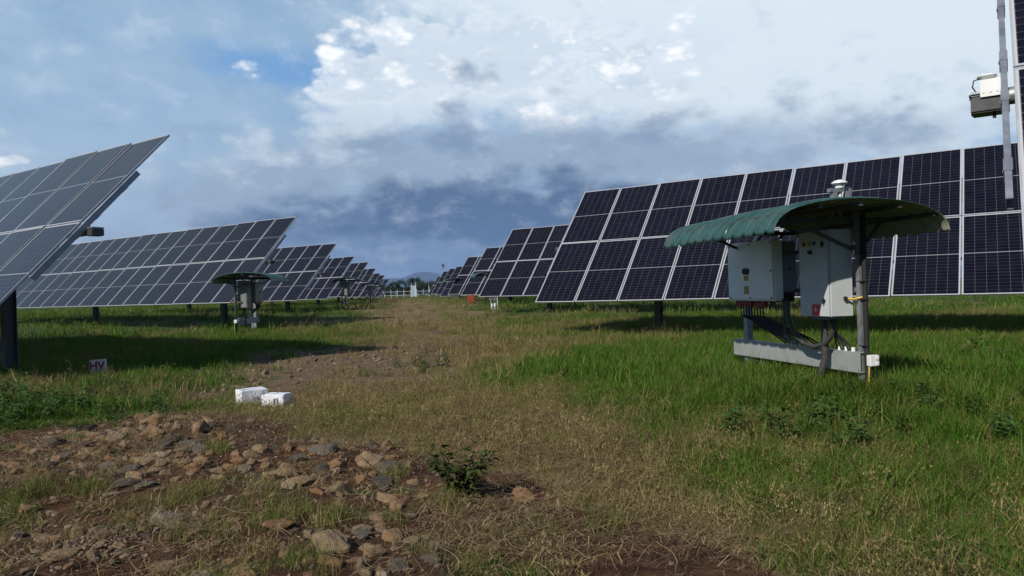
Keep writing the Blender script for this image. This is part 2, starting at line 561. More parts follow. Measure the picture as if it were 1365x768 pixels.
def ground_material():
    m, nt, bs = new_mat('field_ground')
    geo = nt.n('ShaderNodeNewGeometry').outputs['Position']
    bare = nt.attr('bare').outputs['Fac']
    dry = nt.attr('dry').outputs['Fac']
    sto = nt.attr('sto').outputs['Fac']
    n_big = nt.noise(geo, 0.8, 4).outputs['Fac']
    n_mid = nt.noise(geo, 6, 6, 0.65).outputs['Fac']
    n_fin = nt.noise(geo, 38, 5, 0.7).outputs['Fac']
    n_vf = nt.noise(geo, 140, 3, 0.7).outputs['Fac']
    soil = nt.mix(nt.smooth(n_mid, 0.3, 0.7), (0.042, 0.020, 0.012), (0.105, 0.052, 0.030))
    tan = nt.mix(nt.smooth(n_mid, 0.35, 0.7), (0.12, 0.086, 0.053), (0.24, 0.18, 0.112))
    tan = nt.mix(nt.smooth(n_fin, 0.45, 0.65), tan, (0.085, 0.052, 0.036))
    soil = nt.mix(nt.smooth(n_fin, 0.5, 0.72, 0, 0.6), soil, (0.12, 0.08, 0.055))
    soil = nt.mix(sto, soil, tan)
    litter = nt.mix(nt.smooth(n_fin, 0.4, 0.66), (0.105, 0.072, 0.036), (0.32, 0.245, 0.125))
    green = nt.mix(nt.smooth(n_fin, 0.4, 0.66), (0.028, 0.042, 0.010), (0.075, 0.115, 0.022))
    veg = nt.mix(nt.smooth(nt.math('ADD', dry, nt.math('MULTIPLY', nt.math('SUBTRACT', n_mid, 0.5), 0.9)), 0.25, 0.75), green, litter)
    c = nt.mix(nt.smooth(nt.math('ADD', bare, nt.math('MULTIPLY', nt.math('SUBTRACT', n_mid, 0.5), 0.8)), 0.25, 0.7), veg, soil)
    # far beyond the farm: patchwork of fields and scrub
    far = nt.attr('far').outputs['Fac']
    nf = nt.noise(geo, 0.006, 4, 0.6).outputs['Fac']
    fc = nt.mix(nt.smooth(nf, 0.42, 0.58), (0.045, 0.065, 0.025), (0.13, 0.125, 0.055))
    c = nt.mix(far, c, fc)
    nt.put(bs.inputs['Base Color'], c)
    bs.inputs['Roughness'].default_value = 0.95
    bs.inputs['Specular IOR Level'].default_value = 0.1
    b = nt.n('ShaderNodeBump'); b.inputs['Strength'].default_value = 0.8; b.inputs['Distance'].default_value = 0.03
    nt.put(b.inputs['Height'], nt.math('ADD', n_fin, nt.math('MULTIPLY', n_vf, 0.5)))
    nt.put(bs.inputs['Normal'], b.outputs[0])
    return m


# ------------------------------------------------------------------ ground
def build_ground():
    rs = [0.0, 0.4]
    while rs[-1] < 9000:
        r = rs[-1]
        rs.append(r * (1.016 if r < 14 else 1.03 if r < 80 else 1.08) + (0.02 if r < 3 else 0))
    na = 560
    # angular steps finer in front of the camera
    t = np.linspace(-1, 1, na, endpoint=False)
    ang = PI * (0.36 * t + 0.64 * t ** 3)
    R = np.array(rs[1:])
    X = np.outer(R, np.sin(ang)); Y = np.outer(R, np.cos(ang))
    x, y = X.ravel(), Y.ravel()
    z = height(x, y)
    f = fields(x, y)
    # a long-wave roll of the land far away
    d = np.hypot(x, y)
    nr = len(R)
    verts = np.column_stack([x, y, z])
    verts = np.vstack([verts, [[0, 0, gz(0, 0)]]])
    idx = np.arange(nr * na).reshape(nr, na)
    a = idx[:-1, :]; b = idx[1:, :]
    quads = np.stack([a, np.roll(a, -1, 1), np.roll(b, -1, 1), b], -1).reshape(-1, 4)[:, ::-1]
    faces = quads.tolist() + [(nr * na, int(idx[0, (k + 1) % na]), int(idx[0, k])) for k in range(na)]
    me = bpy.data.meshes.new('ground')
    me.from_pydata(verts.tolist(), [], faces)
    me.polygons.foreach_set('use_smooth', [True] * len(me.polygons))
    for nm, arr in (('bare', f['bare']), ('dry', f['dry']), ('sto', np.maximum(f['sto'], f['trk'] * 0.7)), ('far', sstep(190, 330, d))):
        at = me.attributes.new(nm, 'FLOAT', 'POINT')
        at.data.foreach_set('value', np.append(arr, 0.0).astype(np.float32))
    me.materials.append(ground_material())
    o = link('ground', me)
    tag(o, 'uneven grassy field with a stony dirt track and red brown soil', 'ground', kind='structure')


build_ground()


# ------------------------------------------------------------------ scatter (grass and other stuff nobody could count)
def scatter(name, label, cat, protos, pts, rotz, tilt, scl, tint, zoff=0.0):
    col = bpy.data.collections.new(name + '_sources')
    for i, me in enumerate(protos):
        o = bpy.data.objects.new('%s_source_%03d' % (name, i), me)
        col.objects.link(o)
    n = len(pts)
    z = height(pts[:, 0], pts[:, 1]) + zoff
    me = bpy.data.meshes.new(name)
    me.from_pydata(np.column_stack([pts[:, 0], pts[:, 1], z]).tolist(), [], [])
    a = me.attributes.new('rot', 'FLOAT_VECTOR', 'POINT')
    a.data.foreach_set('vector', np.column_stack([tilt[:, 0], tilt[:, 1], rotz]).astype(np.float32).ravel())
    a = me.attributes.new('scl', 'FLOAT', 'POINT'); a.data.foreach_set('value', scl.astype(np.float32))
    a = me.attributes.new('tint', 'FLOAT', 'POINT'); a.data.foreach_set('value', tint.astype(np.float32))
    a = me.attributes.new('idx', 'INT', 'POINT'); a.data.foreach_set('value', RNG.integers(0, len(protos), n).astype(np.int32))
    o = link(name, me)
    tag(o, label, cat, kind='stuff')
    ng = bpy.data.node_groups.new(name, 'GeometryNodeTree')
    ng.interface.new_socket('Geometry', in_out='INPUT', socket_type='NodeSocketGeometry')
    ng.interface.new_socket('Geometry', in_out='OUTPUT', socket_type='NodeSocketGeometry')
    gi, go = ng.nodes.new('NodeGroupInput'), ng.nodes.new('NodeGroupOutput')
    ci = ng.nodes.new('GeometryNodeCollectionInfo')
    ci.inputs['Collection'].default_value = col
    ci.inputs['Separate Children'].default_value = True
    ci.inputs['Reset Children'].default_value = True
    ip = ng.nodes.new('GeometryNodeInstanceOnPoints')
    ip.inputs['Pick Instance'].default_value = True

    def na(nm, dt):
        nd = ng.nodes.new('GeometryNodeInputNamedAttribute')
        nd.data_type = dt
        nd.inputs['Name'].default_value = nm
        return nd.outputs['Attribute']
    L = ng.links.new
    L(gi.outputs[0], ip.inputs['Points'])
    L(ci.outputs[0], ip.inputs['Instance'])
    L(na('idx', 'INT'), ip.inputs['Instance Index'])
    L(na('rot', 'FLOAT_VECTOR'), ip.inputs['Rotation'])
    L(na('scl', 'FLOAT'), ip.inputs['Scale'])
    L(ip.outputs[0], go.inputs[0])
    md = o.modifiers.new('scatter', 'NODES')
    md.node_group = ng
    return o


def blades_mesh(name, mat, n, r, h, w, lean=0.5, segs=3, flat=False, heads=0.0, seed=0):
    rg = random.Random(seed)
    vs, fs, bl = [], [], []
    for i in range(n):
        a = rg.uniform(0, 2 * PI)
        q = r * math.sqrt(rg.random())
        bx, by = q * math.cos(a), q * math.sin(a)
        d = rg.uniform(0, 2 * PI)
        hh = h * rg.uniform(0.45, 1.15)
        le = lean * rg.uniform(0.2, 1.3)
        dx, dy = math.cos(d), math.sin(d)
        sx, sy = -dy, dx
        tone = rg.random()
        ww = w * rg.uniform(0.6, 1.3)
        curve = rg.uniform(0.6, 1.8)
        base = len(vs)
        for k in range(segs + 1):
            t = k / segs
            if flat:
                px, py, pz = bx + dx * hh * t + sx * hh * 0.12 * math.sin(t * 3 * curve), by + dy * hh * t + sy * hh * 0.12 * math.sin(t * 3 * curve), 0.012 + 0.03 * rg.random() + 0.10 * hh * math.sin(t * PI) * (tone - 0.3)
            else:
                off = le * hh * t ** (1 + curve * 0.6)
                px, py, pz = bx + dx * off, by + dy * off, hh * t * (1 - 0.25 * le * t) - 0.02
            tw = ww * (1 - t) ** 0.6 if not flat else ww
            if k == segs and not flat:
                vs.append((px, py, pz)); bl.append(tone)
            else:
                vs.append((px - sx * tw / 2, py - sy * tw / 2, pz)); vs.append((px + sx * tw / 2, py + sy * tw / 2, pz))
                bl += [tone, tone]
        for k in range(segs):
            b = base + 2 * k
            if k == segs - 1 and not flat:
                fs.append((b, b + 1, b + 2))
            else:
                fs.append((b, b + 1, b + 3, b + 2))
        if heads and rg.random() < heads:     # a loose seed head of small spikelets
            x0, y0, z0 = vs[-1]
            for j in range(6):
                b = len(vs)
                s = 0.006 + 0.01 * rg.random()
                ox, oy, oz = rg.uniform(-.02, .02), rg.uniform(-.02, .02), rg.uniform(-.07, .02)
                vs += [(x0 + ox - s * .3, y0 + oy, z0 + oz), (x0 + ox + s * .3, y0 + oy + s * .2, z0 + oz), (x0 + ox, y0 + oy, z0 + oz + s)]
                bl += [0.6 + 0.3 * tone] * 3
                fs.append((b, b + 1, b + 2))
    me = bpy.data.meshes.new(name)
    me.from_pydata(vs, [], fs)
    at = me.attributes.new('blade', 'FLOAT', 'POINT')
    at.data.foreach_set('value', np.array(bl, np.float32))
    me.materials.append(mat)
    return me


def leaf_quad(vs, fs, bl, p, d, up, L, W, tone):
    """a pointed leaf of four faces bent along its midrib"""
    p, d, up = Vector(p), Vector(d).normalized(), Vector(up)
    s = d.cross(up)
    if s.length < 1e-3: s = d.cross(Vector((1, 0, 0)))
    s.normalize()
    n = s.cross(d)
    b = len(vs)
    mid = p + d * L * 0.45 + n * L * 0.06
    tip = p + d * L - n * L * 0.10
    vs += [tuple(p), tuple(mid + s * W / 2 + n * W * 0.12), tuple(tip), tuple(mid - s * W / 2 + n * W * 0.12), tuple(mid)]
    bl += [tone] * 5
    fs += [(b, b + 1, b + 4), (b + 1, b + 2, b + 4), (b + 2, b + 3, b + 4), (b + 3, b, b + 4)]


def leaves_to_mesh(name, vs, fs, bl, mats):
    me = bpy.data.meshes.new(name)
    me.from_pydata(vs, [], fs)
    at = me.attributes.new('blade', 'FLOAT', 'POINT')
    at.data.foreach_set('value', np.array(bl, np.float32))
    for m in mats: me.materials.append(m)
    return me


def weed_mesh(name, h, nst, seed):
    rg = random.Random(seed)
    vs, fs, bl = [], [], []
    for s in range(nst):
        a = rg.uniform(0, 2 * PI)
        le = rg.uniform(0.1, 0.5)
        hh = h * rg.uniform(0.6, 1.1)
        bx, by = rg.uniform(-.06, .06), rg.uniform(-.06, .06)
        for k in range(9):
            t = (k + 1) / 9
            p = (bx + math.cos(a) * le * hh * t, by + math.sin(a) * le * hh * t, hh * t)
            aa = k * 2.4 + rg.random()
            leaf_quad(vs, fs, bl, p, (math.cos(aa), math.sin(aa), rg.uniform(-.1, .6)), (0, 0, 1), rg.uniform(.06, .11) * (1.2 - .5 * t), rg.uniform(.025, .045), rg.random())
        b = len(vs)
        e = (bx + math.cos(a) * le * hh, by + math.sin(a) * le * hh, hh)
        vs += [(bx - .004, by, 0), (bx + .004, by, 0), (e[0] + .002, e[1], e[2]), (e[0] - .002, e[1], e[2])]
        bl += [0.2] * 4
        fs.append((b, b + 1, b + 2, b + 3))
    return leaves_to_mesh(name, vs, fs, bl, [M_WEED])


def wedge(n, r0, r1, half=47, power=1.0):
    a = np.radians(RNG.uniform(-half, half, n))
    u = RNG.random(n)
    r = np.sqrt(r0 ** 2 + u * (r1 ** 2 - r0 ** 2)) if power == 1 else r0 * (r1 / r0) ** u
    return np.column_stack([r * np.sin(a), r * np.cos(a)])


def rots(n, amt=0.15):
    return RNG.uniform(0, 2 * PI, n), RNG.normal(0, amt, (n, 2))


def grow():
    # --- green and mixed grass: three sizes of tuft for three distance bands
    near = [blades_mesh('grass_tuft', M_GRASS, 30, 0.11, 0.122, 0.0050, 1.0, 3, seed=i) for i in range(8)]
    mid = [blades_mesh('grass_tuft', M_GRASS, 60, 0.30, 0.20, 0.010, 0.6, 2, seed=40 + i) for i in range(6)]
    far = [blades_mesh('grass_tuft', M_GRASS, 90, 0.9, 0.26, 0.028, 0.5, 1, seed=80 + i) for i in range(6)]
    P, S, T, K = [], [], [], []
    for (n, r0, r1, protos, sc) in ((30000, 2.4, 9.5, near, 1.0), (26000, 9.0, 27, mid, 1.0), (17000, 26, 125, far, 1.0)):
        p = wedge(n, r0, r1)
        f = fields(p[:, 0], p[:, 1])
        keep = f['veg'] * (0.45 + 0.55 * (1 - f['dry'])) * (0.55 + 0.9 * f['patch'])
        keep = np.maximum(keep, f['lush'])
        keep = keep * (0.3 + 1.3 * sstep(.36, .62, fbm(p[:, 0], p[:, 1], 3.1, 3, 55)))
        ok = RNG.random(n) < keep
        p = p[ok]; f = {k: v[ok] for k, v in f.items()}
        m = len(p)
        s = sc * RNG.uniform(0.45, 1.2, m) * (0.55 + 0.45 * (1 - f['dry'])) * (1 + 0.15 * f['lush']) * (0.75 + 0.5 * f['patch']) * (1 - 0.35 * f['bare']) * (1 - .45 * f['frt'])
        tint = np.clip(f['dry'] * 0.95 + .3 * f['frt'] + RNG.normal(0, 0.18, m) - 0.12, 0, 1)
        rz, tl = rots(m)
        nm = {id(near): 'near', id(mid): 'mid', id(far): 'far'}[id(protos)]
        lab = {'near': 'short green and yellowing grass close by, right of the rubble', 'mid': 'green grass among the trackers in the middle of the field', 'far': 'pale green grass stretching far down the field between the trackers'}[nm]
        scatter('grass', lab, 'grass', protos, p, rz, tl, s, tint)
    # --- dry wispy grass
    nd = [blades_mesh('dry_tuft', M_DRYG, 26, 0.10, 0.125, 0.0030, 1.15, 3, heads=0.35, seed=120 + i) for i in range(8)]
    md = [blades_mesh('dry_tuft', M_DRYG, 55, 0.28, 0.20, 0.008, 0.8, 2, heads=0.3, seed=140 + i) for i in range(6)]
    fd = [blades_mesh('dry_tuft', M_DRYG, 80, 0.9, 0.22, 0.026, 0.5, 1, seed=160 + i) for i in range(5)]
    for (n, r0, r1, protos, lab) in ((26000, 2.4, 9.5, nd, 'dry brown wispy grass close by in the middle of the field'), (16000, 9, 27, md, 'straw coloured grass along the dirt track'), (9000, 26, 125, fd, 'faded brown grass on the far end of the dirt track')):
        p = wedge(n, r0, r1)
        f = fields(p[:, 0], p[:, 1])
        keep = f['veg'] * (0.10 + 0.9 * f['dry']) * (0.5 + 0.8 * f['fine'])
        keep = keep * (1 - 0.6 * f['lush'])
        ok = RNG.random(n) < keep
        p = p[ok]; f = {k: v[ok] for k, v in f.items()}
        m = len(p)
        rz, tl = rots(m, 0.25)
        scatter('dry_grass', lab, 'dry grass', protos, p, rz, tl, np.where(RNG.random(m) < .07, RNG.uniform(1.2, 1.7, m), RNG.uniform(0.4, 1.05, m)), RNG.random(m))
    # --- straw lying on the soil
    st = [blades_mesh('straw_litter', M_STRAW, 15, 0.17, 0.20, 0.0024, 0.3, 4, flat=True, seed=200 + i) for i in range(8)]
    p = wedge(13000, 2.4, 10)
    f = fields(p[:, 0], p[:, 1])
    ok = RNG.random(len(p)) < np.clip(f['dry'] * (0.35 + .5 * f['gap']) * (1 - .85 * f['rub']) + f['dks'] * .6 * f['gap'] + f['rub'] * 0.2 - f['sto'] * 0.3, 0, 1) * (0.3 + f['patch'])
    p = p[ok]; m = len(p)
    rz, tl = rots(m, 0.06)
    scatter('straw', 'loose straw stalks lying on the dark red soil', 'straw', st, p, rz, tl, RNG.uniform(0.5, 1.5, m), RNG.random(m), 0.005)
    # --- coarse wide-bladed grass
    cg = [blades_mesh('coarse_tuft', M_GRASS, 16, 0.07, 0.27, 0.010, 1.0, 4, seed=230 + i) for i in range(5)]
    sp_ = []
    for (px, py, n, sp) in ((1230, 650, 10, .22), (1200, 600, 6, .3), (1100, 560, 8, .5), (1300, 560, 12, .6), (1180, 690, 6, .3), (950, 540, 8, .7), (1330, 700, 6, .3), (860, 500, 8, 1.0), (1250, 500, 12, 1.2), (1060, 640, 3, .3)):
        x, y = spot(px, py)
        sp_.append(RNG.normal(0, sp, (n, 2)) + [x, y])
    p = np.vstack(sp_); m = len(p)
    rz, tl = rots(m, 0.15)
    scatter('grass', 'tufts of coarse wide bladed grass standing out of the green turf at the right', 'grass', cg, p, rz, tl, RNG.uniform(0.5, 1.1, m), RNG.random(m) * .35)
    # --- long grass left standing round the shelter legs
    p = np.array([3.1, 7.9]) + RNG.normal(0, 1, (700, 2)) * [.75, 1.25]
    p = np.vstack([p, np.array([3.35, 6.75]) + RNG.normal(0, 1, (420, 2)) * [.6, .3]])
    m = len(p)
    rz, tl = rots(m, 0.12)
    scatter('grass', 'long green grass standing round the legs of the near shelter', 'grass', near, p, rz, tl, RNG.uniform(1.1, 2.3, m), RNG.random(m) * .3)
    # --- broad-leaved weeds
    wd = [weed_mesh('weed', 0.22, 4, 300 + i) for i in range(6)]
    spots = []
    for (px, py, n, sp) in ((60, 545, 40, 0.55), (20, 560, 24, 0.4), (100, 540, 12, 0.35), (225, 492, 6, 0.3), (15, 530, 14, .6), (1075, 580, 9, 0.3), (1330, 560, 6, 0.5), (560, 490, 7, 0.25), (1180, 545, 7, 0.7), (1300, 480, 6, 1.0), (150, 560, 12, .3)):
        x, y = spot(px, py)
        spots.append(RNG.normal(0, sp, (n, 2)) + [x, y])
    p = np.vstack(spots); m = len(p)
    rz, tl = rots(m, 0.15)
    scatter('weeds', 'bright green leafy weeds at the edge of the rubble and among the grass', 'weeds', wd, p, rz, tl, RNG.uniform(0.5, 1.3, m), RNG.random(m) * 0.7)
    # --- low green tufts in the rubble
    tf = [blades_mesh('soft_tuft', M_GRASS, 70, 0.12, 0.17, 0.004, 0.9, 3, seed=400 + i) for i in range(5)]
    spots = []
    for (px, py, n, sp, t) in ((370, 690, 10, .16, .35), (345, 700, 6, .12, .5), (150, 685, 9, .22, .3), (40, 668, 8, .12, .25), (15, 690, 6, .1, .2), (290, 660, 7, .15, .35), (495, 560, 8, .12, .15), (240, 720, 5, .15, .5), (655, 715, 6, .12, .4), (590, 690, 4, .12, .4), (400, 750, 6, .12, .3), (75, 640, 6, .15, .5), (200, 665, 8, .25, .6), (835, 570, 9, .15, .3), (440, 700, 5, .12, .3), (275, 605, 3, .1, .3), (735, 720, 4, .1, .3), (800, 700, 5, .12, .3), (1060, 720, 8, .2, .2), (1220, 690, 12, .25, .1), (345, 760, 8, .2, .3), (600, 740, 3, .1, .5), (540, 640, 3, .1, .5), (120, 700, 6, .2, .6), (880, 590, 8, .3, .5)):
        x, y = spot(px, py)
        q = RNG.normal(0, sp, (n, 2)) + [x, y]
        spots.append(np.column_stack([q, np.full(n, t)]))
    q = np.vstack(spots); m = len(q)
    rz, tl = rots(m, 0.12)
    scatter('grass', 'soft low grass tufts growing between the rubble stones', 'grass', tf, q[:, :2], rz, tl, RNG.uniform(0.4, .95, m), np.clip(q[:, 2] + .15 + RNG.normal(0, .15, m), 0, 1))


grow()


# ------------------------------------------------------------------ stones
def rock_mesh(seed, flat=0.6, npts=11, sub=3):
    rg = random.Random(seed)
    bm = bmesh.new()
    for i in range(npts):
        v = Vector((rg.gauss(0, 1), rg.gauss(0, 1), rg.gauss(0, 1))).normalized() * rg.uniform(0.75, 1.0)
        bm.verts.new((v.x * 0.5, v.y * 0.5 * rg.uniform(0.8, 1.0), v.z * 0.5 * flat))
    r = bmesh.ops.convex_hull(bm, input=bm.verts[:])
    bmesh.ops.delete(bm, geom=[g for g in r['geom_interior'] if isinstance(g, bmesh.types.BMVert)], context='VERTS')
    bmesh.ops.bevel(bm, geom=bm.edges[:], offset=0.03, segments=1, affect='EDGES')
    bmesh.ops.triangulate(bm, faces=bm.faces[:])
    for s in range(sub):
        long = [e for e in bm.edges if e.calc_length() > (0.20, 0.11, 0.06)[s]]
        if long:
            bmesh.ops.subdivide_edges(bm, edges=long, cuts=1, use_grid_fill=True)
            bmesh.ops.triangulate(bm, faces=bm.faces[:])
    off = Vector((seed * 3.1, 0, 0))
    bm.normal_update()
    for v in bm.verts:
        n = mnoise.fractal(v.co * 3.5 + off, 0.8, 2.0, 5) * 0.030 + (abs(mnoise.noise(v.co * 6 + off)) - .2) * 0.03
        v.co += v.normal * n
    me = bpy.data.meshes.new('stone')
    bm.to_mesh(me)
    bm.free()
    me.polygons.foreach_set('use_smooth', [True] * len(me.polygons))
    me.set_sharp_from_angle(angle=rad(28))
    me.materials.append(M_ROCK)
    return me


ROCKS = [rock_mesh(i, 0.62) for i in range(8)] + [rock_mesh(20 + i, 0.36, 13) for i in range(6)]
SMALLROCKS = [rock_mesh(50 + i, 0.55, 12, 2) for i in range(8)]
TONE = dict(dark=0.05, grey=0.24, pale=0.45, tan=0.60, orange=0.80, white=1.0, brown=0.68)


def place_rock(px, py, w, tone, name='stone', h=0.6, rz=None, tiltx=0.0, sink=0.28, wide=0.8, meshes=None, xy=None):
    if xy is None:
        x, y = spot(px, py)
        size = w * math.hypot(x, y) / F
    else:
        x, y = xy
        size = w
    me = random.choice(meshes or (ROCKS[:8] if h >= 0.5 else ROCKS[8:]))
    hh = h / (0.62 if h >= 0.5 else 0.36)
    hz = size * h
    o = link(name, me, None, (x, y, gz(x, y) + hz * (0.5 - sink)), (tiltx, random.uniform(-.12, .12), random.uniform(0, 6.28) if rz is None else rz))
    o.scale = (size * 1.22, size * wide * 1.2, size * hh * 1.2)
    o['tone'] = float(min(1, max(0, TONE[tone] + random.uniform(-.05, .05))))
    return o


# (px, py of the base centre, width in px, tone, height ratio, label)
NOTABLE = [
    (443, 732, 66, 'tan', .66, 'large yellow tan boulder in front of the other stones, near the bottom edge'),
    (487, 622, 44, 'tan', .75, 'rounded yellow boulder with an ochre top in the stone heap'),
    (519, 630, 40, 'grey', .85, 'grey angular boulder touching the rounded yellow one'),
    (506, 655, 42, 'dark', .90, 'steep dark brown boulder at the front of the stone heap'),
    (515, 668, 38, 'tan', .45, 'ochre stone wedged under the steep dark boulder'),
    (428, 604, 52, 'grey', .48, 'long grey stone with a white chipped end, behind the heap'),
    (426, 641, 28, 'pale', .95, 'pale pinkish block leaning between two long slabs'),
    (372, 634, 44, 'tan', .5, 'long mossy tan slab left of the pale pinkish block'),
    (399, 648, 40, 'tan', .55, 'tan slab lying just left of the pale pinkish block and right of another slab'),
    (478, 645, 26, 'brown', .8, 'reddish brown stone beneath the yellow boulder'),
    (640, 656, 27, 'grey', .95, 'round grey stone beside the leafy shrub'),
    (697, 664, 46, 'orange', .42, 'flat orange stone to the right of the leafy shrub'),
    (565, 664, 20, 'tan', .75, 'tan stone left of the leafy shrub, under a tiny orange one'),
    (570, 650, 9, 'orange', .8, 'tiny orange stone behind the tan stone by the shrub'),
    (347, 590, 15, 'dark', 1.5, 'upright dark splinter of rock standing in the rubble'),
    (347, 602, 26, 'tan', .6, 'tan stone at the foot of the upright dark splinter'),
    (397, 613, 22, 'grey', .7, 'grey stone left of the long grey one with a chipped end'),
    (452, 622, 26, 'brown', .8, 'brown stone between the long grey stone and the yellow boulder'),
    (484, 716, 33, 'grey', .5, 'flat topped grey stone casting a dark hollow, behind the large tan boulder'),
    (434, 714, 30, 'grey', .65, 'grey brown stone at the back of the large tan boulder'),
    (511, 709, 24, 'pale', .25, 'thin pale slab beside the flat topped grey stone'),
    (484, 757, 34, 'pale', .7, 'pinkish pitted stone in front of the large tan boulder'),
    (495, 735, 30, 'tan', .5, 'tan stone at the right end of the large tan boulder'),
    (551, 724, 28, 'pale', .5, 'grey wedge shaped stone lying alone on the red soil'),
    (574, 747, 42, 'grey', .42, 'flat blue grey stone, rightmost of the stones along the bottom'),
    (532, 758, 40, 'grey', .5, 'grey stone left of the flat blue grey one'),
    (511, 772, 32, 'pale', .4, 'pale stone cut by the bottom edge'),
    (268, 772, 46, 'white', .5, 'whitish stone with dark blotches at the bottom edge'),
    (323, 770, 46, 'brown', .4, 'broad brown stone next to the whitish one at the bottom edge'),
    (220, 758, 40, 'tan', .28, 'flat tan slab sunk in the ground, left of the whitish stone'),
    (68, 597, 38, 'dark', .55, 'broad blackish stone at the left of the rubble'),
    (50, 607, 27, 'tan', .6, 'tan stone right below the broad blackish one'),
    (13, 625, 38, 'orange', .35, 'flat orange stone at the left edge of the rubble'),
    (110, 576, 28, 'dark', .7, 'dark wedge shaped rock by the leafy weeds'),
    (153, 588, 27, 'tan', .75, 'tan block in the middle of the rubble bank'),
    (205, 563, 29, 'tan', .55, 'sunlit tan stone on the crest of the rubble bank'),
    (231, 571, 22, 'tan', .8, 'tan stone to the right of the sunlit crest stone'),
    (205, 581, 24, 'tan', .8, 'tan stone with a black shaded face just under the crest'),
    (172, 596, 24, 'tan', .7, 'pale tan stone right of the block on the rubble bank'),
    (166, 645, 36, 'grey', .4, 'greyish tan slab on the grassy front of the rubble'),
    (195, 651, 27, 'grey', .5, 'grey brown slab with a sloping top beside the greyish tan slab'),
    (325, 629, 29, 'pale', .45, 'pale grey brick shaped stone in dark soil'),
    (316, 618, 26, 'orange', .5, 'orange stone behind the pale grey brick shaped one'),
    (298, 584, 20, 'orange', .7, 'orange stone at the right end of the rubble crest'),
    (270, 613, 20, 'orange', .85, 'rust coloured stone with a dark right side'),
    (113, 625, 22, 'tan', .75, 'greyish tan rounded stone among smaller ones'),
    (147, 624, 24, 'grey', .5, 'flat grey stone right of the rounded greyish tan one'),
    (205, 610, 24, 'tan', .5, 'flat pale tan stone in a string of stones'),
    (206, 631, 24, 'orange', .5, 'flat orange stone, lowest of the string of stones'),
    (258, 706, 42, 'tan', .25, 'flat tan slab bedded in grass below the rubble'),
    (65, 722, 30, 'orange', .3, 'rust coloured slab bedded in the lower left ground'),
    (76, 744, 36, 'tan', .4, 'tan slab by the gravel at the lower left'),
    (503, 690, 34, 'tan', .3, 'thin tan slab below the stone heap'),
    (971, 716, 46, 'tan', .3, 'flat tan stone sunk in dry grass at the right'),
    (1015, 716, 30, 'tan', .4, 'tan stone right of the flat one sunk in dry grass'),
    (803, 674, 16, 'tan', .5, 'small tan stone in the grass right of the orange stone'),
    (830, 724, 13, 'orange', .9, 'small round brown stone on dark straw covered soil'),
    (722, 765, 20, 'tan', .6, 'tan stone on dark soil at the bottom middle'),
    (258, 394 + 218, 0, 'tan', 0, None),
]
for (px, py, w, tone, h, lab) in NOTABLE:
    if not lab: continue
    tx = 0.0
    o = place_rock(px, py, w * 1.15, tone, h=h * .72, wide=0.75 if h < .95 else .6, sink=0.34)
    if 'slab' in lab or 'block' in lab: o.rotation_euler[0] += random.uniform(-.3, .05)
    tag(o, lab, 'stone', 'large stones of the rubble bank')

taken = [spot(a[0], a[1]) for a in NOTABLE]


def fill_stones(poly, n, wmin, wmax, tones, label, group, mind):
    P = [spot(*p) for p in poly]
    xs, ys = [p[0] for p in P], [p[1] for p in P]
    c = 0
    tries = 0
    while c < n and tries < 60000:
        tries += 1
        # choose on the screen so that stones look evenly dense
        t = random.random()
        x, y = random.uniform(min(xs), max(xs)), random.uniform(min(ys), max(ys))
        if random.random() > (min(ys) / y) ** 0.8: continue
        inside = False
        for i in range(len(P)):
            (ax, ay), (bx, by) = P[i], P[(i + 1) % len(P)]
            if (ay > y) != (by > y) and x < (bx - ax) * (y - ay) / (by - ay) + ax: inside = not inside
        if not inside: continue
        w = wmin * (wmax / wmin) ** (random.random() ** 1.15)
        if any((x - a) ** 2 + (y - b) ** 2 < (mind * w + .02) ** 2 for a, b in taken[-400:]): continue
        taken.append((x, y))
        o = place_rock(0, 0, w, random.choice(tones), h=random.uniform(.22, .5), sink=random.uniform(.28, .52), wide=random.uniform(.6, .95), meshes=SMALLROCKS, xy=(x, y))
        tag(o, label, 'stone', group)
        c += 1


BANK = [(-10, 640), (40, 590), (180, 556), (300, 560), (345, 590), (340, 640), (200, 640), (60, 650)]
HEAP = [(345, 600), (420, 585), (540, 600), (560, 650), (530, 680), (420, 660), (350, 640)]
FRONT = [(-20, 670), (200, 650), (420, 670), (600, 680), (620, 790), (-40, 790)]
fill_stones(BANK, 150, .07, .22, ['tan', 'tan', 'brown', 'orange', 'grey', 'dark', 'orange', 'tan'], 'small brown and tan stone packed in the rubble bank', 'small stones of the rubble bank', .42)
fill_stones(HEAP, 60, .04, .17, ['tan', 'brown', 'grey', 'brown', 'orange'], 'fist sized stone lying between the boulders of the stone heap', 'small stones of the stone heap', .5)
fill_stones([(400, 670), (560, 670), (640, 790), (380, 790)], 34, .05, .2, ['tan', 'grey', 'brown', 'pale', 'tan'], 'stone lying among straw around the large tan boulder', 'stones round the large tan boulder', .6)
fill_stones(FRONT, 80, .04, .2, ['tan', 'grey', 'brown', 'brown', 'pale', 'tan'], 'small stone half sunk in the grassy ground before the rubble', 'small stones in the front grass', .8)
fill_stones([(620, 640), (760, 650), (900, 700), (1000, 790), (600, 790)], 14, .03, .07, ['tan', 'brown', 'orange'], 'pebble sized stone on the dark straw strewn soil', 'pebbles on the dark soil', .8)


